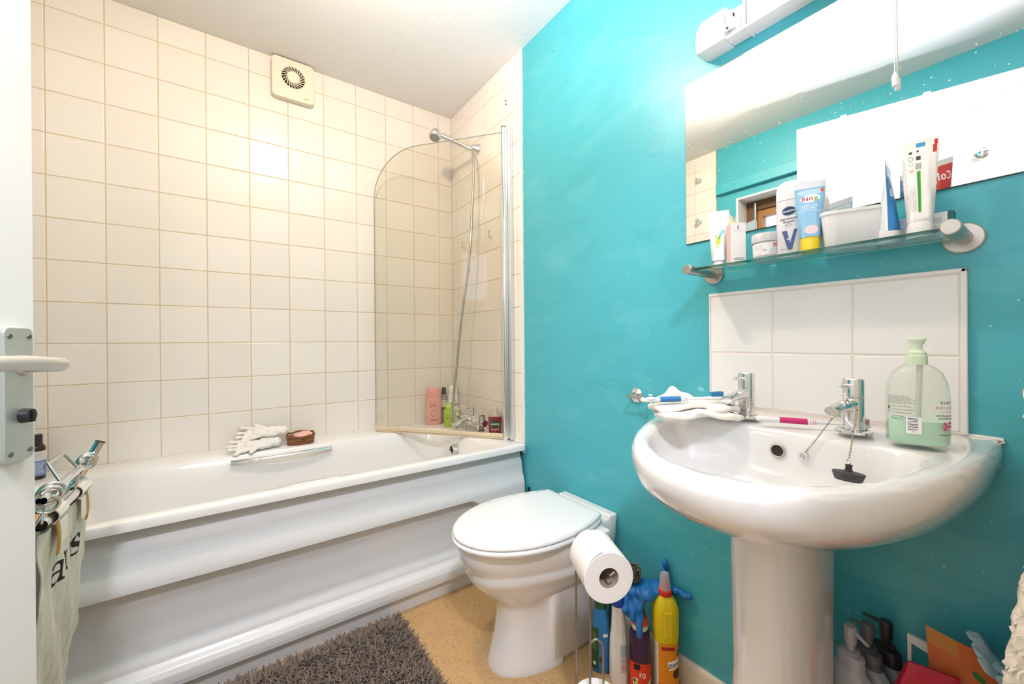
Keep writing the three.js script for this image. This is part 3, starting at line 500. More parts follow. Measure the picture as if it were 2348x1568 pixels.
// ------------------------------------------------------------------ folded flannel, toothbrushes
{
  const f = thing('folded_flannel', 'crumpled cream flannel folded on the basin rim beside the tap', 'cloth', [-0.215, 0.823, 1.598], -0.62);
  const slab = (x, y, z, cx, cy, cz, hx, hy, hz, r, ph) => { const wy = cy + 0.0032 * Math.sin(x * 52 + ph) + 0.0026 * Math.sin(z * 80 + x * 30 + ph * 2) - 0.006 * smooth(0.5, 1, Math.abs(x - cx) / hx) ** 2, qx = Math.abs(x - cx + 0.006 * Math.sin(z * 60 + ph)) - hx + r, qy = Math.abs(y - wy) - hy + r, qz = Math.abs(z - cz + 0.005 * Math.sin(x * 48 + ph)) - hz + r; return Math.hypot(Math.max(qx, 0), Math.max(qy, 0), Math.max(qz, 0)) + Math.min(Math.max(qx, qy, qz), 0) - r; };
  const lo = [-0.115, -0.006, -0.075], hi = [0.115, 0.075, 0.075];
  part('lower_fold', blob((x, y, z) => smin(slab(x, y, z, 0.004, 0.0115, 0.004, 0.086, 0.0062, 0.044, 0.005, 0.5), slab(x, y, z, 0.03, 0.0125, 0.02, 0.05, 0.006, 0.036, 0.005, 2.2), 0.003), lo, hi, 72), M.cloth, f);
  part('upper_fold', blob((x, y, z) => smin(slab(x, y, z, -0.002, 0.0275, -0.004, 0.088, 0.0058, 0.040, 0.0048, 1.7), slab(x, y, z, 0.05, 0.026, 0.0, 0.036, 0.0062, 0.046, 0.005, 3.0), 0.004), lo, hi, 72), M.cloth2, f);
  part('bunched_corner', blob((x, y, z) => smin(capsule(x, y, z, [-0.07, 0.034, -0.022], [-0.03, 0.052, -0.030], 0.006, 0.009), capsule(x, y, z, [-0.03, 0.052, -0.030], [0.01, 0.037, -0.022], 0.010, 0.007), 0.012) + 0.0015 * Math.sin(x * 160 + z * 90), lo, hi, 60), M.cloth, f);
}
function toothbrush(pos, turn, tilt, grip, hair, label, white) {
  const o = thing('toothbrush', label, 'toothbrush', pos, turn, 'toothbrushes on the basin'); o.rotation.z = tilt;
  const S = [[-0.094, 0.003], [-0.09, 0.0072], [-0.075, 0.0088], [-0.055, 0.0078], [-0.035, 0.0068], [-0.015, 0.0070], [0.0, 0.0056], [0.02, 0.0032], [0.05, 0.0027], [0.062, 0.0045], [0.07, 0.0058], [0.085, 0.0058], [0.092, 0.003]];
  part('handle', loft(S.map(([x, r]) => Array.from({ length: 14 }, (_, k) => { const a = k / 14 * 2 * Math.PI; return [x, 0.0075 + Math.min(r, 0.0055) * Math.sin(a), r * Math.cos(a)]; }))), white, o);
  part('grip', [loft([[-0.052, 0.0078], [-0.045, 0.0080], [-0.02, 0.0075], [-0.005, 0.0064]].map(([x, r]) => Array.from({ length: 14 }, (_, k) => { const a = k / 14 * 2 * Math.PI; return [x, 0.0075 + Math.min(r, 0.0061) * Math.sin(a), r * Math.cos(a)]; }))), ...[0.0, 0.004, 0.008].map(x => new THREE.TorusGeometry(0.0049 - x * 0.1, 0.0008, 6, 16).rotateY(Math.PI / 2).translate(x, 0.0075, 0))], grip, o);
  part('bristles', (() => { const L = []; for (let i = 0; i < 9; i++) for (let j = -2; j <= 2; j++) L.push(cyl([0.064 + i * 0.0031, 0.011, j * 0.0022], [0.064 + i * 0.0031 + rr(-1, 1) * 0.0008, 0.021 + rr(-1, 1) * 0.0006, j * 0.0025], 0.0011, 0.0012, 6)); return L; })(), hair, o);
  return o;
}
{
  const tb = toothbrush([-0.250, 0.8585, 1.598], -0.62, 0.02, mat([0.02, 0.16, 0.42], 0.35), mat([0.05, 0.27, 0.48], 0.6), 'blue and white toothbrush lying on the folded flannel', M.white);
  part('oval_badge', new THREE.TorusGeometry(0.0062, 0.0007, 6, 28).scale(2.0, 1, 1).rotateX(-0.9).translate(-0.072, 0.0118, 0.0035), mat([0.02, 0.16, 0.42], 0.35), tb);
  const tb2 = toothbrush([-0.128, 0.8235, 1.800], -1.12, 0, mat([0.55, 0.015, 0.14], 0.35), mat([0.75, 0.55, 0.62], 0.6), 'pink and white toothbrush lying on the basin ledge between the taps', M.white);
}
// ------------------------------------------------------------------ broken paper holder on the wall
{
  const h = thing('broken_paper_holder', 'chrome wall rose with a bare bent arm beside the basin', 'holder', [0, 0.82, 1.285]);
  part('wall_rose', lathe([[0, 0.0], [0.024, 0], [0.024, 0.003], [0.017, 0.010], [0.010, 0.014], [0, 0.0145]]).rotateZ(Math.PI / 2).translate(-0.0008, 0, 0), M.chrome, h);
  part('arm', wire([[-0.012, 0.0, 0], [-0.05, 0.001, 0.002], [-0.053, 0.002, 0.012], [-0.052, 0.003, 0.09]], 0.0042, 12), M.steel, h);
  part('paper_scrap', sheet((u, v) => [-0.055 + 0.009 * Math.sin(u * 5), 0.016 - 0.035 * v * (0.6 + 0.4 * Math.sin(u * 11)), 0.082 + 0.016 * u + 0.004 * Math.sin(v * 9)], 10, 10, 0.0006), M.paper, h);
}
// ------------------------------------------------------------------ mirror with dried specks
{
  const m = thing('wall_mirror', 'frameless wall mirror spotted with dried splashes above the glass shelf', 'mirror');
  part('mirror_glass', box(-0.0052, -0.0042, 1.2725, 1.7255, 1.4635, 2.0785), mat([0.93, 0.95, 0.94], 0.0, { metalness: 1 }), m);
  part('mirror_backing', box(-0.0042, -0.0004, 1.2715, 1.7265, 1.4625, 2.0795), mat([0.10, 0.09, 0.08], 0.6), m);
  const L = []; for (let i = 0; i < 190; i++) { const z = 1.47 + 0.60 * Math.pow(rnd(), 1.1), y = 1.30 + 0.36 * (rnd() + rnd()) / 2; const g = new THREE.CircleGeometry(rr(0.0005, 0.0014), 6).scale(rr(0.6, 1.2), 1, 1).rotateY(-Math.PI / 2).translate(-0.0054, y, z); L.push(g); }
  const sp = part('dried_specks', L, mat([0.85, 0.86, 0.84], 0.8), m); sp.userData.kind = 'stuff';
}
// ------------------------------------------------------------------ glass shelf on two steel brackets
const SY = 1.1795;
{
  const s = thing('glass_shelf', 'clear glass shelf on two round steel brackets above the splashback', 'shelf');
  part('shelf_glass', rbox(-0.118, -0.018, SY - 0.006, SY, 1.545, 1.985, 0.001, 1), mat([0.90, 0.97, 0.94], 0.0, { transmission: 1, thickness: 0.02, ior: 1.5, attenuationColor: new THREE.Color(0.35, 0.72, 0.58), attenuationDistance: 0.08 }), s);
  for (const z of [1.54, 1.993]) {
    const b = new THREE.Group(); b.name = 'bracket'; s.add(b);
    part('flange', lathe([[0, 0], [0.027, 0], [0.027, 0.004], [0.025, 0.006], [0, 0.0065]]).rotateZ(Math.PI / 2).translate(-0.0006, SY - 0.003, z), M.steel, b);
    part('peg', [cyl([-0.006, SY - 0.003, z], [-0.132, SY - 0.003, z], 0.0125, 0.0125, 28), cyl([-0.132, SY - 0.003, z], [-0.1335, SY - 0.003, z], 0.0125, 0.011, 28)], M.steel, b);
  }
}
// ------------------------------------------------------------------ strip light over the mirror, its tube and cover missing
{
  const f = thing('strip_light', 'white wall strip light above the mirror with its tube cover missing', 'light fitting');
  const y0 = 1.757, y1 = 1.842, xf = -0.062, z0 = 1.537, z1 = 2.005;
  const prof = (z, s, t) => { // D section of the housing at z; s shrinks it, t moves the front
    const P = [], h = (y1 - y0) / 2 * s, c = (y0 + y1) / 2, x = t; return [[-0.0006, c - h], [x + 0.006, c - h], [x, c - h + 0.008], [x, c + h - 0.02], [x + 0.016, c + h], [-0.0006, c + h]].map(([a, b]) => [a, b, z]);
  };
  const W = M.white;
  for (const [za, zb] of [[z0, z0 + 0.062], [z1, z1 - 0.062]]) {
    const e = part('end_cap', loft([prof(za - Math.sign(zb - za) * 0.022, 0.62, -0.03), prof(za - Math.sign(zb - za) * 0.014, 0.85, -0.052), prof(za, 1, xf), prof(zb, 1, xf)], { crease: 0.6 }), W, f);
  }
  part('spine', rbox(-0.026, -0.0008, y0 + 0.002, y1 - 0.002, z0 + 0.062, z1 - 0.062, 0.003), W, f);
  part('lower_channel', rbox(-0.05, -0.02, y0, y0 + 0.007, z0 + 0.062, z1 - 0.062, 0.002), W, f);
  for (const [za, zb] of [[z0 + 0.115, z1 - 0.115]]) part('gear_cover', loft([prof(za, 0.98, -0.052), prof(zb, 0.98, -0.052)], { crease: 0.5 }), W, f);
  for (const z of [z0 + 0.11, z1 - 0.11]) part('end_flange', loft([prof(z - 0.0025, 1.03, -0.058), prof(z + 0.0025, 1.03, -0.058)], { crease: 0.5 }), W, f);
  for (const z of [z0 + 0.072, z1 - 0.072]) {
    const h = part('lamp_holder', [rbox(-0.052, -0.026, 1.785, 1.822, z - 0.009, z + 0.009, 0.003), rbox(-0.058, -0.05, 1.772, 1.79, z - 0.012, z + 0.012, 0.002)], W, f);
    part('tube_socket', [cyl([-0.045, 1.81, z + 0.0095 * (z < 1.7 ? 1 : -1)], [-0.045, 1.81, z + 0.0085 * (z < 1.7 ? 1 : -1)], 0.005, 0.005, 12)], M.hole, h);
    part('screw_hole', cyl([-0.0525, 1.776, z], [-0.0592, 1.776, z], 0.003, 0.003, 10), M.hole, h);
  }
  for (const [z, r] of [[z0 + 0.14, 0.0042], [z0 + 0.175, 0.0028], [z1 - 0.14, 0.0042]]) part('screw_hole', cyl([-0.0523, 1.808, z], [-0.0512, 1.808, z], r, r, 14), M.hole, f);
  const c = thing('pull_cord', 'white pull cord with a toggle hanging in front of the mirror', 'pull cord');
  part('cord', tube([[-0.021, 1.756, 1.906], [-0.0165, 1.70, 1.9065], [-0.016, 1.515, 1.907]], 0.0011, 30, 6), M.white, c);
  part('toggle', lathe([[0, -0.024], [0.0042, -0.0235], [0.0046, -0.004], [0.003, 0.0], [0.0015, 0.004], [0, 0.0045]]).translate(-0.016, 1.513, 1.907), M.white, c);
}

// ------------------------------------------------------------------ ceiling bulb
{
  const l = thing('ceiling_bulb', 'bare warm light bulb in a white ceiling holder', 'lamp', [LAMP.pos.x, 0, LAMP.pos.z]);
  part('ceiling_rose', lathe([[0, CE - 0.001], [0.05, CE - 0.001], [0.05, CE - 0.012], [0.03, CE - 0.02], [0.0, CE - 0.02]]), M.white, l);
  part('lamp_holder', lathe([[0.022, CE - 0.018], [0.022, CE - 0.04], [0.019, CE - 0.055], [0.0, CE - 0.055]]), M.white, l);
  const g = new THREE.MeshStandardMaterial({ color: 0xffffff, roughness: 0.4, emissiveIntensity: 12 }); g.emissive.setRGB(...LAMP.color);
  part('bulb', lathe([[0, LAMP.pos.y - 0.032], [0.018, LAMP.pos.y - 0.027], [0.029, LAMP.pos.y - 0.01], [0.03, LAMP.pos.y + 0.004], [0.024, LAMP.pos.y + 0.022], [0.014, LAMP.pos.y + 0.04], [0.013, CE - 0.053]]), g, l);
  const p = new THREE.PointLight(0xffffff, LAMP.power, 0, 2); p.color.setRGB(...LAMP.color); p.position.copy(LAMP.pos); p.castShadow = true; p.shadow.radius = 1.5; p.shadow.mapSize.set(2048, 2048); p.name = 'bulb_light'; scene.add(p);
}
// ------------------------------------------------------------------ photographer's flash on a stand in the doorway, out of view, lights the ceiling
{
  const { x, y, z } = FLASH.pos;
  const f = thing('unseen_flash_stand', 'black photographic flash on a slim stand, out of view behind the doorway', 'flash', [x, 0, z]);
  part('stand_pole', cyl([0, 0.02, 0], [0, y - 0.16, 0], 0.011, 0.011, 16), M.black, f);
  for (let k = 0; k < 3; k++) { const a = k * 2 * Math.PI / 3 + 0.5; part('stand_leg', cyl([0, 0.35, 0], [0.3 * Math.cos(a), 0.008, 0.3 * Math.sin(a)], 0.008, 0.008, 10), M.black, f); }
  part('flash_body', rbox(-0.035, 0.035, y - 0.17, y - 0.065, -0.025, 0.025, 0.006), M.black, f);
  part('flash_head', rbox(-0.037, 0.037, y - 0.075, y - 0.018, -0.027, 0.027, 0.005), M.black, f);
  const g = new THREE.MeshStandardMaterial({ color: 0xffffff, emissiveIntensity: 4 }); g.emissive.setRGB(...FLASH.color);
  part('flash_window', box(-0.03, 0.03, y - 0.0185, y - 0.016, -0.02, 0.02), g, f);
  const s = new THREE.SpotLight(0xffffff, FLASH.power, 0, R(44), 0.8, 2); s.color.setRGB(...FLASH.color); s.position.set(x, y, z); s.target.position.set(x + 0.38, y + 1.1, z - 0.5); s.castShadow = true; s.shadow.radius = 1.5; s.shadow.mapSize.set(2048, 2048); s.name = 'unseen_flash_light';
  scene.add(s, s.target); s.target.name = 'flash_aim';
}
// ------------------------------------------------------------------ added fill light on the landing, out of view
{
  const l = thing('added_fill_light', 'added round fill light on the unseen landing outside the doorway', 'lamp', [LANDING_FILL.pos.x, 0, LANDING_FILL.pos.z]);
  part('base_plate', lathe([[0, CE - 0.001], [0.16, CE - 0.001], [0.16, CE - 0.02], [0, CE - 0.021]]), M.white, l);
  const g = new THREE.MeshStandardMaterial({ color: 0xffffff, roughness: 0.4, emissiveIntensity: 5 }); g.emissive.setRGB(...LANDING_FILL.color);
  part('fill_dome', lathe([[0.15, CE - 0.02], [0.15, CE - 0.05], [0.12, CE - 0.085], [0.06, CE - 0.105], [0, CE - 0.11]]), g, l);
  const p = new THREE.PointLight(0xffffff, LANDING_FILL.power, 0, 2); p.color.setRGB(...LANDING_FILL.color); p.position.copy(LANDING_FILL.pos); p.castShadow = true; p.shadow.radius = 4; p.shadow.mapSize.set(2048, 2048); p.name = 'added_fill_lamp'; scene.add(p);
}
// ------------------------------------------------------------------ things on the glass shelf
// squeeze tube standing on its cap: round below, pressed flat at the crimp; canvas left half = back, right half = front
function squeezeTube(name, label, pos, turn, o) {
  const t = thing(name, label, 'tube', pos, turn), { r, h, cap, tex } = o, c = cap.h, w = r * 1.5;
  const S = []; for (let i = 0; i <= 14; i++) { const q = i / 14, y = lerp(c - 0.001, h - 0.012, q), e = Math.pow(q, 1.25); S.push([y, lerp(r, w, Math.pow(q, 0.9)), Math.max(0.0014, r * (1 - e)), 2]); }
  S.push([h - 0.011, w, 0.0011, 2.6]); S.push([h, w, 0.0011, 2.6]);
  part('tube_body', vessel(S, 48, { crease: 1.2 }), print(tex, 0.32), t);
  part('cap', lathe(cap.pr ?? [[0, 0], [cap.r, 0], [cap.r, c * 0.9], [cap.r * 0.96, c], [0, c]], 32), cap.m ?? M.white, t);
  return t;
}
const face = (x, z, dx = 0) => Math.atan2(-1.08 - x, 2.108 - z) + dx;      // turn that faces the doorway
{
  const foot = canvas(512, 512, (g) => {
    g.fillStyle = '#f1f3f1'; g.fillRect(0, 0, 512, 512);
    const cx = 384; txt(g, 'foot', cx, 150, 34, '#8b98a0', 'sans-serif'); txt(g, 'works', cx, 182, 28, '#8b98a0', 'sans-serif');
    g.fillStyle = '#79c4e0'; g.beginPath(); g.ellipse(cx + 22, 235, 15, 36, 0.5, 0, 7); g.fill(); for (let i = 0; i < 5; i++) { g.beginPath(); g.arc(cx + 30 + i * 7, 196 + i * 7, 5 - i * 0.5, 0, 7); g.fill(); }
    g.fillStyle = '#b7d11c'; g.beginPath(); g.ellipse(cx - 6, 318, 24, 40, 0.35, 0, 7); g.fill(); g.beginPath(); g.ellipse(cx - 22, 265, 11, 30, -0.4, 0, 7); g.fill(); for (let i = 0; i < 5; i++) { g.beginPath(); g.arc(cx - 34 + i * 9, 372 + Math.abs(i - 2) * 3, 5, 0, 7); g.fill(); }
    g.fillStyle = '#2f9a4e'; g.beginPath(); g.ellipse(cx + 6, 275, 8, 26, 0.5, 0, 7); g.fill(); lines(g, cx - 46, 420, 80, 2, 14, '#a8b0b4', 4); lines(g, 60, 140, 130, 16, 16, '#a4aab0', 4);
  });
  squeezeTube('cream_tube', 'white cream tube printed with a green and blue footprint on the shelf', [-0.086, SY, 1.598], face(-0.086, 1.598), { r: 0.0155, h: 0.137, tex: foot, cap: { r: 0.0125, h: 0.014, m: mat([0.80, 0.80, 0.78], 0.3) } });
}
{
  const b = thing('carton', 'slim white and pink carton beside the footprint cream tube', 'box', [-0.088, SY, 1.640], face(-0.088, 1.640, 0.35));
  part('carton_body', rbox(-0.0165, 0.0165, 0, 0.094, -0.0135, 0.0135, 0.0006, 1), mat([0.85, 0.84, 0.83], 0.5), b);
  part('front_print', box(-0.016, 0.016, 0.0005, 0.0935, 0.0135, 0.0138), print(canvas(128, 384, (g) => { g.fillStyle = '#f4f2f0'; g.fillRect(0, 0, 128, 384); g.fillStyle = '#26364e'; g.fillRect(58, 26, 8, 36); lines(g, 20, 74, 90, 1, 10, '#9aa4b0', 5); lines(g, 26, 340, 92, 2, 14, '#444', 6, 0.05); }), 0.5), b);
  part('pink_side', box(-0.0168, -0.0165, 0.0005, 0.0935, -0.013, 0.013), mat([0.80, 0.50, 0.46], 0.5), b);
}
{
  const j = thing('cream_jar', 'squat grey-lidded cream jar with a red badge on the shelf', 'jar', [-0.078, SY, 1.703], face(-0.078, 1.703));
  const S = [[0, 0.024, 0.024], [0.003, 0.0265, 0.0265], [0.04, 0.028, 0.028]];
  part('jar_body', vessel(S), mat([0.66, 0.67, 0.69], 0.35), j);
  part('lid', lathe([[0.029, 0.036], [0.0305, 0.0375], [0.0305, 0.054], [0.029, 0.0565], [0, 0.057]]), mat([0.58, 0.58, 0.60], 0.35), j);
  part('label', wrap(S, 0.02, 0.48, 0.007, 0.034), print(canvas(512, 160, (g) => { g.fillStyle = '#eceef0'; g.fillRect(0, 0, 512, 160); g.fillStyle = '#c8202c'; g.fillRect(330, 18, 182, 44); txt(g, 'Sudocrem', 420, 41, 36, '#fff', 'sans-serif', 'bold'); lines(g, 90, 30, 150, 6, 12, '#a6a9b2', 4); txt(g, 'Baby', 230, 100, 22, '#445', 'sans-serif', 'bold'); lines(g, 290, 84, 120, 5, 13, '#8a90a0', 4); lines(g, 120, 130, 80, 2, 12, '#99a', 4); }), 0.4), j);
}
{
  const b = thing('lotion_bottle', 'white lotion bottle with a navy oval badge and a large blue V', 'bottle', [-0.078, SY, 1.751], face(-0.078, 1.751, -0.1));
  const S = [[0, 0.024, 0.014, 2.6], [0.004, 0.0262, 0.016, 2.6], [0.07, 0.0265, 0.017, 2.6], [0.118, 0.0268, 0.017, 2.6]];
  const lot = mat([0.80, 0.80, 0.83], 0.3);
  part('bottle_body', vessel(S, 44), lot, b);
  part('flip_cap', vessel([[0.119, 0.0268, 0.017, 2.6], [0.142, 0.0266, 0.0168, 2.6], [0.154, 0.0235, 0.0150, 2.5], [0.160, 0.016, 0.011, 2.3], [0.1625, 0.007, 0.005, 2]], 44, { crease: 1 }), mat([0.86, 0.86, 0.87], 0.25), b);
  part('label', wrap(S, 0.03, 0.47, 0.004, 0.117), clearPrint(canvas(320, 640, (g) => {
    g.clearRect(0, 0, 320, 640); g.fillStyle = '#16365f'; g.beginPath(); g.ellipse(150, 130, 62, 52, -0.15, 0, 7); g.fill(); g.strokeStyle = '#8fa9c8'; g.lineWidth = 4; g.stroke(); txt(g, 'Vaseline', 150, 130, 29, '#fff', 'sans-serif', 'bold italic', 'center', -0.12);
    txt(g, 'Advanced', 150, 222, 34, '#24385c', 'sans-serif', 'bold', 'center', -0.06); txt(g, 'Repair', 150, 260, 34, '#24385c', 'sans-serif', 'bold', 'center', -0.06); lines(g, 110, 290, 90, 3, 13, '#8894ac', 4);
    g.fillStyle = '#41598c'; g.beginPath(); g.moveTo(85, 370); g.lineTo(130, 366); g.lineTo(160, 520); g.lineTo(195, 360); g.lineTo(225, 356); g.lineTo(178, 600); g.lineTo(140, 604); g.closePath(); g.fill(); g.fillStyle = '#e8eaf2'; g.beginPath(); g.arc(142, 470, 11, 0, 7); g.fill(); txt(g, '200 ml', 100, 590, 20, '#5a6478');
  })), b);
}
{
  const tex = canvas(768, 640, (g) => {
    g.fillStyle = '#8fc3e8'; g.fillRect(0, 0, 768, 640); g.fillStyle = '#dfe6ee'; g.fillRect(0, 0, 768, 70);
    const cx = 576; g.fillStyle = '#b9dcf4'; g.beginPath(); g.ellipse(cx, 120, 120, 34, 0, 0, 7); g.fill();
    g.fillStyle = '#ffffff'; g.beginPath(); g.ellipse(cx, 196, 92, 44, -0.06, 0, 7); g.fill();
    [['B', '#c8203a'], ['i', '#202a40'], ['n', '#d8402c'], ['g', '#2f9c48']].forEach(([c, k], i) => txt(g, c, cx - 58 + [0, 34, 66, 110][i], 196, 68, k, 'sans-serif', 'bold'));
    g.fillStyle = '#e2672c'; g.beginPath(); g.arc(cx + 112, 112, 22, 0, 7); g.fill(); lines(g, cx - 90, 268, 180, 3, 18, '#e8f4ff', 6); g.strokeStyle = '#e6f2fb'; g.lineWidth = 5; g.beginPath(); g.moveTo(cx - 140, 340); g.quadraticCurveTo(cx, 318, cx + 140, 356); g.stroke();
    g.fillStyle = '#f4d5dc'; g.beginPath(); g.ellipse(cx + 10, 560, 80, 50, 0, 0, 7); g.fill();
    g.fillStyle = '#eef3f6'; g.fillRect(60, 80, 260, 520); lines(g, 80, 110, 220, 24, 18, '#8fa0b0', 5);
  });
  squeezeTube('childrens_toothpaste', 'pale blue squeeze tube with colourful letters on a yellow cap', [-0.100, SY, 1.793], face(-0.100, 1.793, 0.08), { r: 0.0175, h: 0.142, tex, cap: { r: 0.0165, h: 0.027, m: mat([0.85, 0.66, 0.02], 0.35) } });
}
{
  const TW = 0.82, t = thing('plastic_tub', 'plain white rectangular plastic tub on the glass shelf', 'tub', [-0.068, SY, 1.851], face(-0.068, 1.851, 0.18));
  const q = (y, a, b, r) => rrect(y, -a * TW, a * TW, -b, b, r);
  part('tub_shell', loft([q(0, 0.051, 0.026, 0.012), q(0.003, 0.053, 0.028, 0.013), q(0.062, 0.060, 0.033, 0.015), q(0.063, 0.0625, 0.0355, 0.016), q(0.069, 0.0627, 0.0357, 0.016), q(0.0695, 0.0605, 0.0335, 0.015), q(0.06, 0.0585, 0.0315, 0.014), q(0.004, 0.0515, 0.0265, 0.012)], { crease: 0.6 }), mat([0.84, 0.85, 0.87], 0.35), t);
}
{
  const tex = canvas(768, 512, (g) => { g.fillStyle = '#2a7fc4'; g.fillRect(0, 0, 768, 512); g.fillStyle = '#e9eef2'; g.fillRect(0, 0, 400, 512); g.fillStyle = '#f3f5f6'; g.fillRect(0, 0, 768, 34); g.fillRect(372, 0, 28, 512); lines(g, 40, 90, 300, 34, 12, '#9aa6bc', 6, 0.1); txt(g, 'Oral-B', 585, 235, 84, '#ffffff', 'sans-serif', 'bold italic'); g.strokeStyle = '#8fc3ee'; g.lineWidth = 10; g.beginPath(); g.moveTo(430, 120); g.quadraticCurveTo(590, 60, 750, 130); g.stroke(); });
  squeezeTube('toothpaste_tube', 'blue and white toothpaste tube seen edge on beside the white tub', [-0.066, SY, 1.906], face(-0.066, 1.906, 1.42), { r: 0.0165, h: 0.147, tex, cap: { r: 0.0165, h: 0.018, pr: [[0, 0], [0.016, 0], [0.0168, 0.002], [0.0168, 0.017], [0.0158, 0.018], [0, 0.018]] } });
}
{
  const tex = canvas(1024, 768, (g) => {
    g.fillStyle = '#f2f1ef'; g.fillRect(0, 0, 1024, 768);
    // facing the room: small print turned on its side, symbols and the long green bar
    const x0 = 560; for (let i = 0; i < 3; i++) { g.save(); g.translate(x0 + 20 + i * 18, 560); g.rotate(-Math.PI / 2); lines(g, 0, 0, 420, 1, 10, '#a9a3a8', 6, 0.1); g.restore(); } for (let i = 0; i < 7; i++) { g.save(); g.translate(x0 + 84 + i * 12, 690); g.rotate(-Math.PI / 2); lines(g, 0, 0, 260, 1, 10, '#b4aeb2', 5, 0.2); g.restore(); }
    g.fillStyle = '#43a838'; g.fillRect(x0 + 176, 300, 36, 410); g.save(); g.translate(x0 + 194, 690); g.rotate(-Math.PI / 2); lines(g, 0, -5, 370, 1, 10, '#1f6d22', 9, 0.02); g.restore();
    g.fillStyle = '#2f9ecb'; g.fillRect(x0 + 190, 22, 52, 42); g.fillStyle = '#d03228'; g.fillRect(x0 + 330, 18, 24, 120); g.fillStyle = '#cf3030'; g.fillRect(x0 + 354, 18, 30, 120);
    g.fillStyle = '#3b3f45'; g.fillRect(x0 + 176, 150, 40, 40); g.fillRect(x0 + 110, 96, 34, 22); g.fillRect(x0 + 182, 92, 20, 18); for (let i = 0; i < 9; i++) g.fillRect(x0 + 168 + i * 6, 220, 3, 64); g.strokeStyle = '#4ca352'; g.lineWidth = 6; g.beginPath(); g.arc(x0 + 126, 168, 20, 0, 7); g.stroke(); g.strokeStyle = '#8fbf9a'; g.beginPath(); g.arc(x0 + 126, 222, 18, 0, 7); g.stroke(); g.fillStyle = '#e79a92'; g.fillRect(x0 + 106, 280, 48, 14); g.fillRect(x0 + 106, 300, 36, 8);
    // facing the mirror: red band with the name
    g.fillStyle = '#d62a2a'; g.beginPath(); g.moveTo(40, 60); g.lineTo(500, 60); g.lineTo(500, 330); g.quadraticCurveTo(270, 250, 40, 400); g.closePath(); g.fill(); txt(g, 'Colgate', 262, 180, 118, '#fff', 'sans-serif', 'bold italic'); g.fillStyle = '#e8d23c'; g.beginPath(); g.ellipse(210, 430, 90, 14, -0.1, 0, 7); g.fill();
  });
  squeezeTube('toothpaste_tube', 'large white toothpaste tube with a green bar standing on its cap', [-0.078, SY, 1.950], face(-0.078, 1.950, 0.1), { r: 0.0165, h: 0.168, tex, cap: { r: 0.0172, h: 0.028, pr: [[0, 0], [0.0165, 0], [0.0172, 0.003], [0.0168, 0.016], [0.0155, 0.022], [0.017, 0.026], [0.0166, 0.028], [0, 0.028]] } });
}
{
  const b = thing('toothpaste_carton', 'white and dark green printed carton lying behind the toothpaste tubes', 'box', [-0.037, SY, 1.936], face(-0.037, 1.936, -0.16));
  part('carton_body', rbox(-0.052, 0.044, 0, 0.041, -0.0155, 0.0125, 0.0008, 1), mat([0.80, 0.83, 0.84], 0.5), b);
  part('front_print', box(-0.0515, 0.0435, 0.0005, 0.0405, 0.0125, 0.0128), print(canvas(768, 320, (g) => { g.fillStyle = '#dfe6e8'; g.fillRect(0, 0, 768, 320); lines(g, 20, 16, 360, 22, 13, '#7f8aa6', 6, 0.05); lines(g, 430, 26, 300, 5, 26, '#566', 8, 0.3); lines(g, 470, 170, 240, 5, 28, '#566', 8, 0.4); g.fillStyle = '#8fc24a'; g.fillRect(430, 180, 18, 40); g.fillStyle = '#222'; g.fillRect(430, 250, 18, 30); }), 0.5), b);
  part('green_end', box(0.044, 0.0505, 0, 0.041, -0.0155, 0.0125), mat([0.008, 0.10, 0.11], 0.45), b);
}

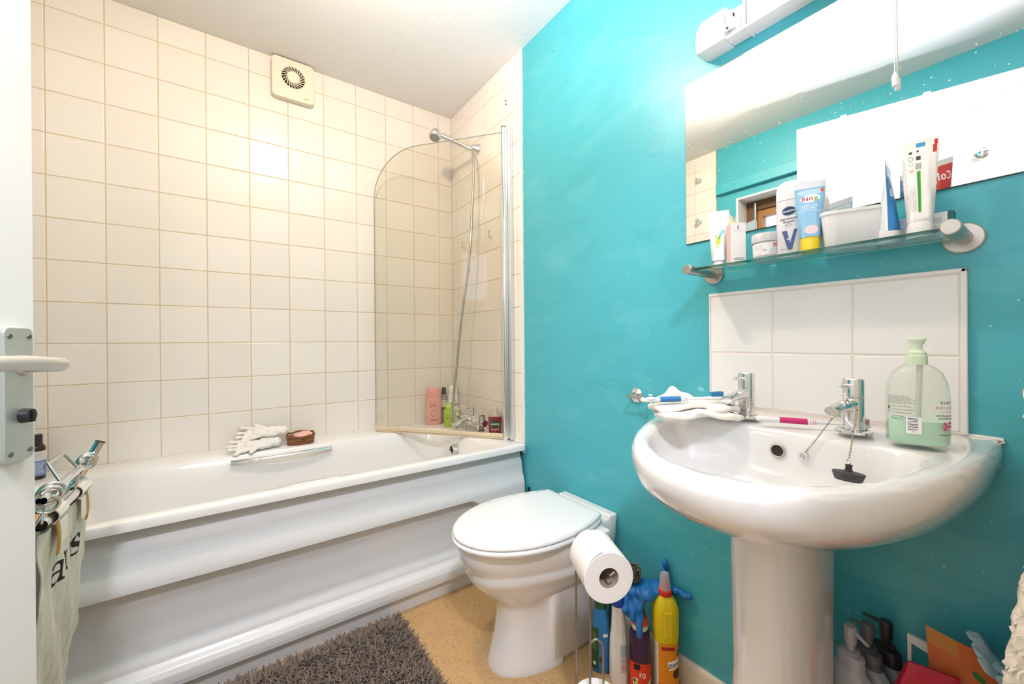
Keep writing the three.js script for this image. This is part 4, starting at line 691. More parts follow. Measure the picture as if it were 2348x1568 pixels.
// ------------------------------------------------------------------ liquid soap on the basin
{
  const b = thing('soap_dispenser', 'pale green pump bottle of liquid hand soap on the basin corner', 'soap bottle', [-0.138, 0.8215, 1.954], face(-0.138, 1.954, 0.18));
  const S = [[0, 0.036, 0.024, 2.6], [0.004, 0.0385, 0.026, 2.6], [0.02, 0.039, 0.0265, 2.5], [0.085, 0.0383, 0.026, 2.4], [0.105, 0.0357, 0.0247, 2.3], [0.12, 0.030, 0.022, 2.2], [0.129, 0.021, 0.018, 2], [0.133, 0.0138, 0.0138, 2]];
  part('bottle_body', vessel(S, 48, { crease: 1 }), mat([0.93, 0.96, 0.92], 0.1, { transmission: 0.85, thickness: 0, ior: 1.45 }), b);
  part('liquid', vessel([[0.002, 0.0345, 0.023, 2.6], [0.006, 0.037, 0.0247, 2.6], [0.040, 0.0374, 0.025, 2.5]], 48), mat([0.52, 0.83, 0.66], 0.25), b);
  part('collar', lathe([[0.0135, 0.132], [0.0135, 0.1465], [0.0122, 0.148], [0.0122, 0.152], [0.008, 0.1565], [0, 0.157]]), mat([0.62, 0.76, 0.56], 0.35), b);
  part('pump_head', [lathe([[0.0076, 0.155], [0.0076, 0.165], [0.009, 0.169], [0.012, 0.1735], [0.012, 0.175], [0.009, 0.177], [0, 0.1775]]), cyl([0, 0.169, 0], [0.012, 0.1685, -0.022], 0.0035, 0.003, 12)], mat([0.68, 0.80, 0.64], 0.35), b);
  part('dip_tube', cyl([0, 0.006, 0], [0.004, 0.134, 0], 0.004, 0.004, 12), mat([0.75, 0.80, 0.76], 0.3, { transmission: 0.3, thickness: 0 }), b);
  part('label', wrap(S, 0.012, 0.488, 0.008, 0.088, 0.0007, 30, 12), clearPrint(canvas(768, 640, (g) => {
    g.clearRect(0, 0, 768, 640); lines(g, 60, 60, 300, 9, 13, 'rgba(60,80,76,0.85)', 4, 0.35); lines(g, 110, 200, 220, 3, 42, 'rgba(50,72,66,0.9)', 6, 0.3); lines(g, 110, 330, 160, 3, 20, 'rgba(50,72,66,0.9)', 6, 0.3); g.fillStyle = '#8cc63f'; g.fillRect(64, 184, 26, 26); g.fillStyle = '#223'; g.fillRect(64, 212, 26, 30); g.strokeStyle = '#445'; g.lineWidth = 4; g.strokeRect(64, 262, 24, 24);
    g.fillStyle = '#f4f6f4'; g.fillRect(250, 330, 140, 220); g.fillStyle = '#15181a'; for (let i = 0; i < 9; i++) g.fillRect(266, 348 + i * 18, 92, [10, 5, 8, 4, 9, 6, 10, 4, 8][i]); lines(g, 300, 520, 60, 1, 8, '#555', 4);
    txt(g, 'TESCO', 640, 130, 50, '#3a5f4a', 'serif', 'bold'); txt(g, 'extracts', 615, 190, 58, '#d67a8c', 'sans-serif'); lines(g, 560, 232, 160, 2, 16, '#c8a0a8', 4); txt(g, 'antibacterial', 625, 292, 34, '#2c3c54', 'sans-serif', 'bold'); txt(g, 'handwash', 625, 328, 34, '#2c3c54', 'sans-serif', 'bold');
    for (let i = 0; i < 6; i++) { g.fillStyle = i % 2 ? '#d894a8' : '#c25a7c'; g.beginPath(); g.ellipse(625 + 34 * Math.cos(i * 1.05), 430 + 32 * Math.sin(i * 1.05), 32, 15, i * 1.05, 0, 7); g.fill(); } g.fillStyle = '#a83a5c'; g.beginPath(); g.arc(625, 430, 12, 0, 7); g.fill(); g.beginPath(); g.ellipse(675, 385, 22, 14, 0.8, 0, 7); g.fill(); lines(g, 540, 535, 190, 1, 8, '#3a5048', 7, 0.02);
  }), 0.3), b);
}

// ------------------------------------------------------------------ bottles round the bath
function bottle(name, label, pos, S, body, cap, capS, tex, o = {}) {
  const b = thing(name, label, 'bottle', pos, o.turn ?? face(pos[0], pos[2]), o.group);
  part('bottle_body', vessel(S, 40, { crease: o.crease ?? 0.9 }), body, b);
  part('cap', capS[0].length === 2 ? lathe(capS) : vessel(capS, 36, { crease: 0.9 }), cap, b);
  if (tex) part('label', wrap(S, ...(o.patch ?? [0.05, 0.45, S[0][0] + 0.01, S[S.length - 1][0] - 0.02]), 0.0007), tex, b);
  return b;
}
const Y = 0.5452;
bottle('shower_gel', 'tall pink shower gel bottle in the bath corner', [-0.156, Y, 0.052], [[0, 0.036, 0.018, 3], [0.006, 0.040, 0.021, 3], [0.05, 0.042, 0.022, 3], [0.15, 0.041, 0.022, 3], [0.152, 0.041, 0.022, 3]], mat([0.80, 0.40, 0.35], 0.35), mat([0.80, 0.36, 0.32], 0.3), [[0.153, 0.040, 0.0215, 3], [0.185, 0.037, 0.020, 3], [0.196, 0.033, 0.018, 3], [0.199, 0.026, 0.014, 3]],
  clearPrint(canvas(256, 384, (g) => { g.clearRect(0, 0, 256, 384); lines(g, 60, 60, 130, 3, 20, 'rgba(120,50,45,0.8)', 7, 0.3); g.strokeStyle = 'rgba(150,70,64,0.7)'; g.lineWidth = 6; g.beginPath(); g.ellipse(128, 210, 40, 60, 0.3, 0, 5); g.stroke(); txt(g, 'SANEX', 128, 330, 40, '#6c2c28', 'sans-serif', 'bold'); })), { turn: 0.05 - 0.35 });
bottle('clear_toner', 'slim clear bottle with a dark cap behind the bath mixer', [-0.088, Y, 0.042], [[0, 0.017, 0.014, 2.4], [0.004, 0.019, 0.016, 2.4], [0.145, 0.019, 0.016, 2.4], [0.158, 0.014, 0.013, 2], [0.160, 0.012, 0.012, 2]], mat([0.62, 0.60, 0.52], 0.15, { transmission: 0.55, thickness: 0 }), mat([0.07, 0.055, 0.05], 0.4), [[0.0, 0.158], [0.013, 0.158], [0.013, 0.185], [0.009, 0.198], [0, 0.199]],
  clearPrint(canvas(128, 384, (g) => { g.clearRect(0, 0, 128, 384); g.fillStyle = '#d8d6ca'; g.fillRect(10, 40, 108, 110); lines(g, 20, 60, 80, 4, 20, '#8a8676', 6); g.fillStyle = '#5b5a50'; g.fillRect(10, 168, 108, 26); })), { turn: -0.3 });
bottle('body_wash', 'white body wash bottle with a rounded top behind the shower hose', [-0.042, Y, 0.065], [[0, 0.031, 0.018, 2.6], [0.005, 0.035, 0.021, 2.6], [0.08, 0.036, 0.022, 2.4], [0.15, 0.030, 0.019, 2.3], [0.165, 0.028, 0.018, 2.2]], mat([0.82, 0.80, 0.75], 0.3), mat([0.84, 0.82, 0.77], 0.25), [[0.166, 0.028, 0.018, 2.2], [0.19, 0.0255, 0.017, 2.2], [0.203, 0.019, 0.013, 2], [0.208, 0.008, 0.006, 2]],
  clearPrint(canvas(256, 384, (g) => { g.clearRect(0, 0, 256, 384); txt(g, 'Dove', 128, 120, 74, '#4a4a52', 'serif', 'italic bold'); g.strokeStyle = '#8a7f5a'; g.lineWidth = 7; g.beginPath(); g.ellipse(140, 66, 30, 10, -0.4, 0, 7); g.stroke(); lines(g, 70, 190, 120, 4, 22, '#9a968c', 6); })), { turn: -0.25 });
bottle('green_shampoo', 'short lime green bottle beside the bath mixer', [-0.118, Y, 0.168], [[0, 0.024, 0.015, 3], [0.004, 0.027, 0.017, 3], [0.085, 0.027, 0.017, 3], [0.095, 0.022, 0.015, 2.5]], mat([0.42, 0.60, 0.04], 0.3), mat([0.46, 0.64, 0.06], 0.3), [[0.096, 0.021, 0.014, 2.5], [0.12, 0.019, 0.013, 2.5], [0.125, 0.012, 0.009, 2]],
  clearPrint(canvas(128, 256, (g) => { g.clearRect(0, 0, 128, 256); lines(g, 20, 60, 80, 3, 26, 'rgba(60,90,10,0.8)', 8); })), { turn: -0.35, patch: [0.05, 0.45, 0.01, 0.08] });
bottle('bubble_bath', 'dark red bubble bath bottle with a round black badge beside the screen post', [-0.047, Y, 0.508], [[0, 0.024, 0.016, 3], [0.004, 0.0275, 0.019, 3], [0.06, 0.031, 0.021, 2.8], [0.098, 0.032, 0.021, 2.6]], mat([0.24, 0.012, 0.03], 0.15), mat([0.62, 0.55, 0.52], 0.3), [[0, 0.118], [0.014, 0.118], [0.014, 0.139], [0.012, 0.142], [0, 0.142]],
  clearPrint(canvas(256, 384, (g) => { g.clearRect(0, 0, 256, 384); g.fillStyle = '#10181a'; g.beginPath(); g.arc(128, 128, 84, 0, 7); g.fill(); g.strokeStyle = '#1f5a44'; g.lineWidth = 6; g.stroke(); txt(g, 'RADOX', 128, 136, 50, '#e8efe8', 'sans-serif', 'bold'); txt(g, 'feel good', 128, 242, 36, '#e8c8cc', 'sans-serif', 'bold'); lines(g, 70, 272, 116, 3, 20, '#d48a98', 8); g.fillStyle = '#2c8a4a'; g.fillRect(92, 350, 60, 14); })), { turn: face(-0.047, 0.508), patch: [0.08, 0.42, 0.006, 0.095] });
part('clear_shoulder', vessel([[0.0985, 0.032, 0.021, 2.6], [0.108, 0.029, 0.020, 2.4], [0.115, 0.02, 0.016, 2.1], [0.118, 0.015, 0.015, 2]], 36, { crease: 1 }), mat([0.72, 0.62, 0.58], 0.15, { transmission: 0.5, thickness: 0 }), scene.getObjectByName('bubble_bath'));
bottle('brown_pharmacy_bottle', 'dark brown bottle with a black cap on the bath edge by the door', [-1.616, Y, 0.062], [[0, 0.021, 0.021], [0.003, 0.0235, 0.0235], [0.106, 0.0235, 0.0235], [0.113, 0.02, 0.02], [0.116, 0.016, 0.016]], mat([0.035, 0.014, 0.008], 0.2), M.black, [[0, 0.1165], [0.0165, 0.1165], [0.0165, 0.148], [0.015, 0.15], [0, 0.15]],
  print(canvas(256, 256, (g) => { g.fillStyle = '#d6d8d8'; g.fillRect(0, 0, 256, 256); g.fillStyle = '#6d86b4'; g.fillRect(0, 96, 256, 160); lines(g, 40, 24, 170, 4, 16, '#8a8f98', 5); lines(g, 40, 120, 170, 8, 15, '#dfe6f0', 5); })), { turn: face(-1.616, 0.062, 0.5), patch: [0.06, 0.5, 0.012, 0.095] });

// ------------------------------------------------------------------ soap dish with soap, bathing gloves on the rim
{
  const d = thing('wicker_soap_dish', 'small brown wicker soap dish on the back rim of the bath', 'soap dish', [-0.815, Y, 0.078], -0.12);
  const br = [mat([0.22, 0.085, 0.028], 0.7), mat([0.30, 0.125, 0.045], 0.7)];
  part('dish_base', vessel([[0, 0.050, 0.032, 3], [0.003, 0.051, 0.033, 3], [0.012, 0.053, 0.035, 3]], 40), br[0], d);
  for (let r = 0; r < 3; r++) part('woven_band', (() => { const L = [], n = 44; for (let i = 0; i < n; i++) { const p = (t, y) => { const a = t * 2 * Math.PI, s = 1 + y * 2.2; return [0.051 * s * spow(Math.cos(a), 0.6), 0.004 + y, 0.033 * s * spow(Math.sin(a), 0.6)]; }; L.push(cyl(p(i / n, 0.0105 * r), p((i + 1.1) / n, 0.0105 * (r + 1)), 0.0026, 0.0026, 6)); } return L; })(), br[r % 2], d);
  part('rim_rope', (() => { const P = []; for (let i = 0; i < 28; i++) { const a = i / 28 * 2 * Math.PI; P.push([0.056 * spow(Math.cos(a), 0.6), 0.037 + 0.010 * Math.max(0, -Math.sin(a)) + 0.003 * Math.sin(a * 7), 0.036 * spow(Math.sin(a), 0.6)]); } return tube(P, 0.0042, 120, 7, true); })(), br[0], d);
  const s = one('soap_bar', (() => { const g = new THREE.SphereGeometry(1, 32, 20).scale(0.037, 0.012, 0.024); g.rotateX(0.5); g.rotateZ(0.08); g.rotateY(-0.12); return g.translate(-0.806, Y + 0.038, 0.084); })(), mat([0.82, 0.46, 0.38], 0.45), 'oval pink bar of soap in the wicker dish', 'soap');
}
{
  const glove = (flip, o) => blob((x, y, z) => {
    let d = capsule(x, y * 1.5, z, [-0.02, 0, 0], [0.03, 0, 0.004], 0.026, 0.024); const F = [[-0.045, -0.026, -0.088, -0.040], [-0.05, -0.01, -0.102, -0.014], [-0.048, 0.006, -0.1, 0.012], [-0.04, 0.02, -0.084, 0.036]];
    for (const [ax, az, bx, bz] of F) d = smin(d, capsule(x, y * 1.4 + 0.003 * Math.sin(bx * 300), z, [ax + 0.015, 0, az], [bx, -0.003 + 0.006 * Math.sin(bz * 90 + flip), bz], 0.0105, 0.009), 0.008);
    d = smin(d, capsule(x, y * 1.4, z, [0.005, 0.002, 0.018 * flip], [-0.03, 0.006, 0.048 * flip], 0.010, 0.009), 0.01);
    d = smin(d, capsule(x, y * 1.3, z, [0.03, 0, 0], [0.075, 0.004, 0.004], 0.022, 0.024), 0.02);
    return d + 0.0016 * Math.sin(x * 210 + z * 60) + 0.0014 * Math.sin(z * 230 - x * 90);
  }, [-0.125, -0.032, -0.07], [0.115, 0.034, 0.07], 64);
  const gm = mat([0.80, 0.77, 0.74], 0.95), G = (p, r, f, l) => { const o = one('bathing_glove', glove(f).scale(0.95, 0.85, 0.95), gm, l, 'glove', 'bathing gloves on the bath rim'); o.position.set(...p); o.rotation.set(...r, 'YXZ'); return o; };
  G([-0.985, Y + 0.026, 0.098], [0.50, 0.14, 0.0], 1, 'white bathing glove lying fingers first over the bath rim');
  G([-0.955, Y + 0.066, 0.056], [0.62, -0.06, 0.03], -1, 'white bathing glove lying on top of the other glove');
}

// ------------------------------------------------------------------ shaggy bath mat
{
  const x0 = -1.255, x1 = -0.588, z0 = 0.70, z1 = 1.22;
  const r = thing('bath_mat', 'brown-grey shaggy bath mat beside the bath', 'rug', [0, 0, 0]);
  part('mat_backing', rbox(x0, x1, 0.0005, 0.008, z0, z1, 0.003), mat([0.035, 0.033, 0.033], 0.95), r);
  const strand = (() => { const rings = []; for (let i = 0; i <= 4; i++) { const q = i / 4, rad = 0.0027 * (1 - 0.5 * q); rings.push(Array.from({ length: 4 }, (_, k) => { const a = k / 4 * 2 * Math.PI; return [rad * Math.cos(a) + 0.013 * q * q, 0.030 * q - 0.006 * q * q * q, rad * Math.sin(a)]; })); } return loft(rings, { bottom: false, crease: 1.5 }); })();
  const n = 15200, im = new THREE.InstancedMesh(strand, mat(0xffffff, 0.75), n), m4 = new THREE.Matrix4(), q = new THREE.Quaternion(), e = new THREE.Euler(), c = new THREE.Color();
  for (let i = 0; i < n; i++) {
    const x = rr(x0 + 0.004, x1 - 0.004), z = rr(z0 + 0.004, z1 - 0.004), ed = Math.min(x - x0, x1 - x, z - z0, z1 - z) < 0.03;
    let a = rr(0, 2 * Math.PI); if (ed) { a = Math.atan2(-(z - (z0 + z1) / 2) * (z - z0 < 0.03 || z1 - z < 0.03 ? 1 : 0), (x - (x0 + x1) / 2) * (x - x0 < 0.03 || x1 - x < 0.03 ? 1 : 0)) + rr(-0.7, 0.7); }
    e.set(0, a, -rr(0.0, ed ? 0.6 : 0.85), 'YXZ'); q.setFromEuler(e); const s = rr(0.75, 1.2);
    m4.compose(V(x, 0.006, z), q, V(s, s * rr(0.85, 1.1), s)); im.setMatrixAt(i, m4); const t = rr(0.6, 1.4); c.setRGB(0.165 * t, 0.128 * t, 0.103 * t); im.setColorAt(i, c);
  }
  im.name = 'pile'; im.userData.kind = 'stuff'; sh(im); r.add(im);
}

// ------------------------------------------------------------------ toilet roll stand and rolls
{
  const o = thing('toilet_roll_stand', 'thin grey wire toilet roll stand in front of the toilet', 'toilet roll stand');
  const wm = mat([0.30, 0.28, 0.26], 0.35, { metalness: 0.9 });
  const B = V(-0.398, 0, 1.455);
  part('base_ring', new THREE.TorusGeometry(0.085, 0.003, 8, 48).rotateX(Math.PI / 2).translate(B.x, 0.003, B.z), wm, o);
  part('base_bar', wire([[B.x - 0.085, 0.003, B.z], [B.x + 0.085, 0.003, B.z]], 0.003), wm, o);
  part('upright', wire([[-0.412, 0.003, 1.418], [-0.4065, 0.528, 1.416], [-0.402, 0.535, 1.418], [-0.396, 0.530, 1.421], [-0.394, 0.512, 1.424]], 0.0027, 10), wm, o);
  part('upright', wire([[-0.350, 0.003, 1.406], [-0.352, 0.495, 1.410], [-0.362, 0.509, 1.418], [-0.376, 0.512, 1.424]], 0.0027, 10), wm, o);
  part('roll_arm', wire([[-0.394, 0.512, 1.424], [-0.376, 0.512, 1.424], [-0.388, 0.512, 1.445], [-0.4395, 0.512, 1.546], [-0.4425, 0.515, 1.553], [-0.436, 0.520, 1.557]], 0.0025, 10), wm, o);
  part('spare_loop', tube([[-0.420, 0.004, 1.472], [-0.420, 0.30, 1.472], [-0.4175, 0.318, 1.474], [-0.4085, 0.326, 1.481], [-0.3995, 0.318, 1.488], [-0.397, 0.30, 1.490], [-0.397, 0.004, 1.490]], 0.0027, 60, 8, false, 0.3), wm, o);
  const roll = (r0, r1, h) => { const g = lathe([[r0, -h / 2], [r1 - 0.001, -h / 2], [r1, -h / 2 + 0.001], [r1, h / 2 - 0.001], [r1 - 0.001, h / 2], [r0, h / 2], [r0, -h / 2]], 48); return g; };
  const core = mat([0.42, 0.34, 0.26], 0.9);
  const t = thing('toilet_roll', 'white toilet roll hung on the arm of the wire stand', 'toilet roll', [-0.412, 0.502, 1.497]);
  const q = new THREE.Quaternion().setFromUnitVectors(V(0, 1, 0), V(-0.41, 0.0, 0.80).normalize()); t.quaternion.copy(q);
  part('paper', roll(0.0215, 0.0535, 0.104), M.paper, t); part('core', lathe([[0.0208, -0.051], [0.0214, -0.051], [0.0214, 0.051], [0.0208, 0.051], [0.0208, -0.051]], 36), core, t);
  part('loose_sheet', (() => { const g = sheet((u, v) => { const a = -2.2 + v * 0.9, k = 0.054 + 0.003 * v; return [k * Math.cos(a), (u - 0.5) * 0.102, k * Math.sin(a)]; }, 12, 12, 0.0005); return g; })(), M.paper, t);
  for (let k = 0; k < 2; k++) {
    const s = thing('toilet_roll', k ? 'white spare toilet roll on top of the other spare on the stand' : 'white spare toilet roll at the foot of the wire stand', 'toilet roll', [-0.4085, 0.007 + 0.0475 + k * 0.0955, 1.481]);
    part('paper', roll(0.0225, 0.050, 0.095), M.paper, s); part('core', lathe([[0.0218, -0.047], [0.0224, -0.047], [0.0224, 0.047], [0.0218, 0.047], [0.0218, -0.047]], 36), core, s);
  }
}

// ------------------------------------------------------------------ cleaning bottles behind the toilet roll stand
const F0 = 0.0005;
bottle('toilet_cleaner', 'blue cleaner bottle with a dark green cap beside the toilet', [-0.160, F0, 1.267], [[0, 0.024, 0.02, 3.2], [0.004, 0.0265, 0.023, 3.2], [0.12, 0.0265, 0.023, 3.2], [0.15, 0.025, 0.022, 2.8], [0.175, 0.02, 0.018, 2.3], [0.19, 0.0165, 0.016, 2]], mat([0.02, 0.21, 0.52], 0.3), mat([0.008, 0.09, 0.035], 0.4), [[0, 0.188], [0.0175, 0.188], [0.0165, 0.228], [0.015, 0.232], [0, 0.232]],
  print(canvas(256, 512, (g) => { g.fillStyle = '#1e4a24'; g.fillRect(0, 0, 256, 512); g.fillStyle = '#2a78c0'; g.fillRect(110, 0, 146, 512); lines(g, 20, 60, 70, 12, 18, '#8fbf4a', 6); g.fillStyle = '#e8eef0'; g.fillRect(170, 60, 70, 40); g.fillStyle = '#e6efe6'; g.beginPath(); g.arc(50, 440, 24, 0, 7); g.fill(); g.fillStyle = '#12335c'; g.beginPath(); g.ellipse(150, 380, 30, 50, 0.3, 0, 7); g.fill(); })), { patch: [0.1, 0.44, 0.012, 0.135] });
bottle('bathroom_spray', 'slim white cleaner bottle with a royal blue cap beside the toilet', [-0.150, F0, 1.327], [[0, 0.0245, 0.021, 3], [0.005, 0.027, 0.0235, 3], [0.09, 0.026, 0.023, 3], [0.13, 0.024, 0.021, 2.6], [0.136, 0.022, 0.0195, 2.4], [0.20, 0.0185, 0.0175, 2], [0.222, 0.018, 0.0175, 2]], mat([0.78, 0.78, 0.76], 0.35), mat([0.01, 0.05, 0.42], 0.35), [[0, 0.222], [0.0185, 0.222], [0.0195, 0.226], [0.017, 0.248], [0.013, 0.256], [0, 0.257]],
  clearPrint(canvas(256, 512, (g) => { g.clearRect(0, 0, 256, 512); lines(g, 150, 30, 96, 10, 16, '#5a7fb0', 7, 0.1); lines(g, 150, 200, 96, 12, 16, '#c08a92', 7, 0.2); g.strokeStyle = '#c04a4a'; g.lineWidth = 5; g.strokeRect(170, 300, 40, 40); })), { patch: [0.03, 0.47, 0.012, 0.125] });
{
  const b = bottle('stain_remover', 'dark purple and red bottle with a red and white cap under the rubber glove', [-0.118, F0, 1.378], [[0, 0.026, 0.022, 2.8], [0.005, 0.029, 0.025, 2.8], [0.085, 0.029, 0.025, 2.8], [0.09, 0.0285, 0.0247, 2.7], [0.15, 0.0285, 0.025, 2.4], [0.165, 0.026, 0.021, 2.2], [0.172, 0.021, 0.019, 2]], mat([0.035, 0.012, 0.06], 0.18), mat([0.78, 0.77, 0.76], 0.35), [[0, 0.172], [0.0225, 0.172], [0.0225, 0.185], [0, 0.185]],
    print(canvas(512, 384, (g) => { g.fillStyle = '#e23a1c'; g.fillRect(0, 0, 512, 384); g.fillStyle = '#23101a'; g.fillRect(150, 14, 110, 80); txt(g, 'FO', 300, 160, 92, '#f6f2ee', 'sans-serif', 'bold'); g.fillStyle = '#efe8d8'; g.fillRect(130, 210, 90, 130); g.fillStyle = '#202020'; g.fillRect(140, 220, 36, 50); g.fillStyle = '#c8c020'; g.fillRect(180, 240, 34, 50); g.fillStyle = '#5aa040'; g.fillRect(144, 284, 36, 44); g.save(); g.translate(420, 270); g.rotate(-0.7); g.fillStyle = '#f0ead2'; g.fillRect(-80, -22, 160, 44); g.restore(); })), { patch: [0.02, 0.48, 0.006, 0.084] });
  part('red_cap_band', lathe([[0.0225, 0.185], [0.0215, 0.2], [0.019, 0.206], [0, 0.206]]), mat([0.75, 0.06, 0.015], 0.3), b);
  part('black_nozzle', lathe([[0.016, 0.206], [0.013, 0.222], [0, 0.223]]), M.black, b); part('spout_tip', lathe([[0.009, 0.222], [0.0065, 0.238], [0, 0.24]]), M.white, b);
}
{
  const b = bottle('bleach_bottle', 'tall yellow bleach bottle with a red collar against the teal wall', [-0.063, F0, 1.424], [[0, 0.030, 0.025, 2.8], [0.005, 0.0332, 0.0285, 2.8], [0.145, 0.0332, 0.0285, 2.8], [0.155, 0.0332, 0.0285, 3], [0.17, 0.0345, 0.030, 3.2], [0.235, 0.035, 0.030, 3.2], [0.255, 0.029, 0.026, 2.8], [0.268, 0.02, 0.018, 2.2], [0.272, 0.017, 0.017, 2]], mat([0.80, 0.62, 0.01], 0.32), mat([0.70, 0.03, 0.015], 0.3), [[0, 0.27], [0.019, 0.27], [0.0185, 0.283], [0.014, 0.286], [0, 0.2865]],
    print(canvas(640, 640, (g) => { g.fillStyle = '#e8920e'; g.fillRect(0, 0, 640, 640); g.fillStyle = '#f0ece2'; g.fillRect(0, 0, 150, 640); lines(g, 20, 30, 110, 26, 22, '#6a6a72', 8); g.fillStyle = '#b01c14'; g.fillRect(200, 40, 230, 44); g.fillRect(150, 520, 260, 60); g.fillStyle = '#8a8a90'; g.fillRect(360, 516, 90, 68); g.fillStyle = '#3a2a20'; g.beginPath(); g.ellipse(470, 380, 80, 60, -0.3, 0, 7); g.fill();
      g.fillStyle = '#ffffff'; g.save(); g.translate(500, 250); g.rotate(-0.22); g.fillRect(-190, -60, 400, 110); g.restore(); txt(g, 'Domestos', 505, 248, 82, '#15423f', 'sans-serif', 'bold italic', 'center', -0.22); g.fillStyle = '#2f7f76'; g.beginPath(); g.ellipse(520, 130, 60, 50, 0.4, 0, 7); g.fill(); g.fillStyle = '#ecd020'; g.fillRect(0, 600, 640, 40); })), { patch: [0.0, 0.5, 0.006, 0.146], turn: face(-0.063, 1.424, 0.3) });
  part('clear_cap', lathe([[0.0165, 0.286], [0.0125, 0.326], [0.010, 0.33], [0, 0.3305]]), mat([0.85, 0.84, 0.84], 0.2, { transmission: 0.6, thickness: 0 }), b); part('red_nozzle', lathe([[0.011, 0.286], [0.006, 0.31], [0, 0.312]]), mat([0.72, 0.04, 0.02], 0.3), b);
  part('handle_rib', rbox(-0.012, 0.012, 0.165, 0.235, 0.028, 0.033, 0.0025), mat([0.80, 0.62, 0.01], 0.32), b);
}
{ // rubber glove draped over the bottles, scourer lying on it
  const P = (x, y, z, a, b, ra, rb) => capsule(x, y, z, a, b, ra, rb);
  const g = blob((x, y, z) => {
    const fl = (a, b, ra, rb, k = 2.2) => { const my = (a[1] + b[1]) / 2; return capsule(x, (y - my) * k + my, z, [a[0], (a[1] - my) * k + my, a[2]], [b[0], (b[1] - my) * k + my, b[2]], ra, rb); };
    let d = fl([-0.108, 0.266, 1.325], [-0.082, 0.268, 1.385], 0.036, 0.044); d = smin(d, fl([-0.082, 0.268, 1.385], [-0.052, 0.278, 1.412], 0.040, 0.030), 0.012);
    d = smin(d, P(x, y, z, [-0.020, 0.270, 1.405], [-0.016, 0.335, 1.408], 0.011, 0.008), 0.015); d = smin(d, P(x, y, z, [-0.022, 0.272, 1.42], [-0.014, 0.268, 1.482], 0.011, 0.0085), 0.014); d = smin(d, P(x, y, z, [-0.05, 0.276, 1.41], [-0.02, 0.270, 1.41], 0.016, 0.012), 0.012);
    for (const [q, e] of [[0, 0.17], [1, 0.205], [2, 0.225]]) d = smin(d, P(x, y, z, [-0.112 - 0.004 * q, 0.262, 1.392 - 0.017 * q], [-0.142 - 0.004 * q, e, 1.408 - 0.021 * q], 0.0115, 0.009), 0.010);
    return d + 0.0030 * Math.sin(x * 130 + z * 110) * Math.sin(y * 150 + z * 70) + 0.0014 * Math.sin(z * 260 + y * 120);
  }, [-0.185, 0.14, 1.27], [0.0, 0.36, 1.51], 72);
  one('rubber_glove', g.translate(0, -0.004, -0.014), mat([0.008, 0.16, 0.50], 0.42), 'blue rubber glove draped over the cleaning bottles', 'glove');
  const pts = []; for (let i = 0; i < 620; i++) { const t = i / 620, a = i * 1.13, r = 0.025 * Math.sqrt(rnd()) ; pts.push([-0.105 + r * Math.cos(a) * 0.9 + rr(-1, 1) * 0.004, 0.3085 + (rnd() - 0.5) * 0.040, 1.342 + r * Math.sin(a) + rr(-1, 1) * 0.004]); }
  one('steel_scourer', tube(pts, 0.0011, 3600, 4), mat([0.26, 0.22, 0.16], 0.28, { metalness: 1 }), 'tangled metal scourer lying on the blue rubber glove', 'scourer');
}

// ------------------------------------------------------------------ low storage crate below the basin with toiletries on it
{
  const c = thing('storage_crate', 'low white storage crate on the floor beside the pedestal', 'crate', [-0.07, 0, 1.948]);
  part('crate_body', [rbox(-0.050, 0.050, 0.0005, 0.236, -0.128, 0.128, 0.008, 3)], M.white, c); part('crate_lid', rbox(-0.054, 0.054, 0.236, 0.25, -0.132, 0.132, 0.005, 3), M.white, c);
}
function pump(pos, turn, head, body, label, hook) {
  const b = thing('pump_bottle', label, 'pump bottle', pos, turn, 'pump bottles below the basin');
  const S = [[0, 0.036, 0.015, 2.3], [0.004, 0.041, 0.0185, 2.3], [0.085, 0.041, 0.0185, 2.3], [0.105, 0.037, 0.0175, 2.2], [0.118, 0.0235, 0.0145, 2.1]];
  part('bottle_body', vessel(S, 40, { crease: 1 }), body, b);
  part('collar', vessel([[0.116, 0.0245, 0.0145, 2.2], [0.118, 0.025, 0.015, 2.2], [0.142, 0.0245, 0.0145, 2.2], [0.144, 0.0235, 0.0135, 2.2]], 36), head, b);
  part('neck', lathe([[0.013, 0.143], [0.0145, 0.145], [0.0145, 0.149], [0.0065, 0.1505], [0.0065, 0.166]], 24), head, b);
  part('pump_head', [lathe([[0.0082, 0.160], [0.0098, 0.166], [0.0105, 0.192], [0.009, 0.1945], [0, 0.195]], 24), cyl([-0.004, 0.188, 0], [-hook, 0.180, 0.0], 0.0042, 0.0028, 10)], head, b);
}
pump([-0.106, 0.2503, 1.8555], 1.077, mat([0.38, 0.37, 0.40], 0.4), mat([0.40, 0.40, 0.42], 0.5), 'grey pump bottle with a light grey pump beside the pedestal', 0.034);
pump([-0.071, 0.2503, 1.8725], 1.077 + Math.PI, mat([0.115, 0.11, 0.125], 0.4), mat([0.34, 0.35, 0.37], 0.5), 'grey pump bottle with a charcoal pump between two other pump bottles', 0.034);
pump([-0.035, 0.2503, 1.892], 1.077 + Math.PI, mat([0.02, 0.02, 0.023], 0.4), mat([0.20, 0.215, 0.23], 0.5), 'grey pump bottle with a black pump against the teal wall', 0.044);
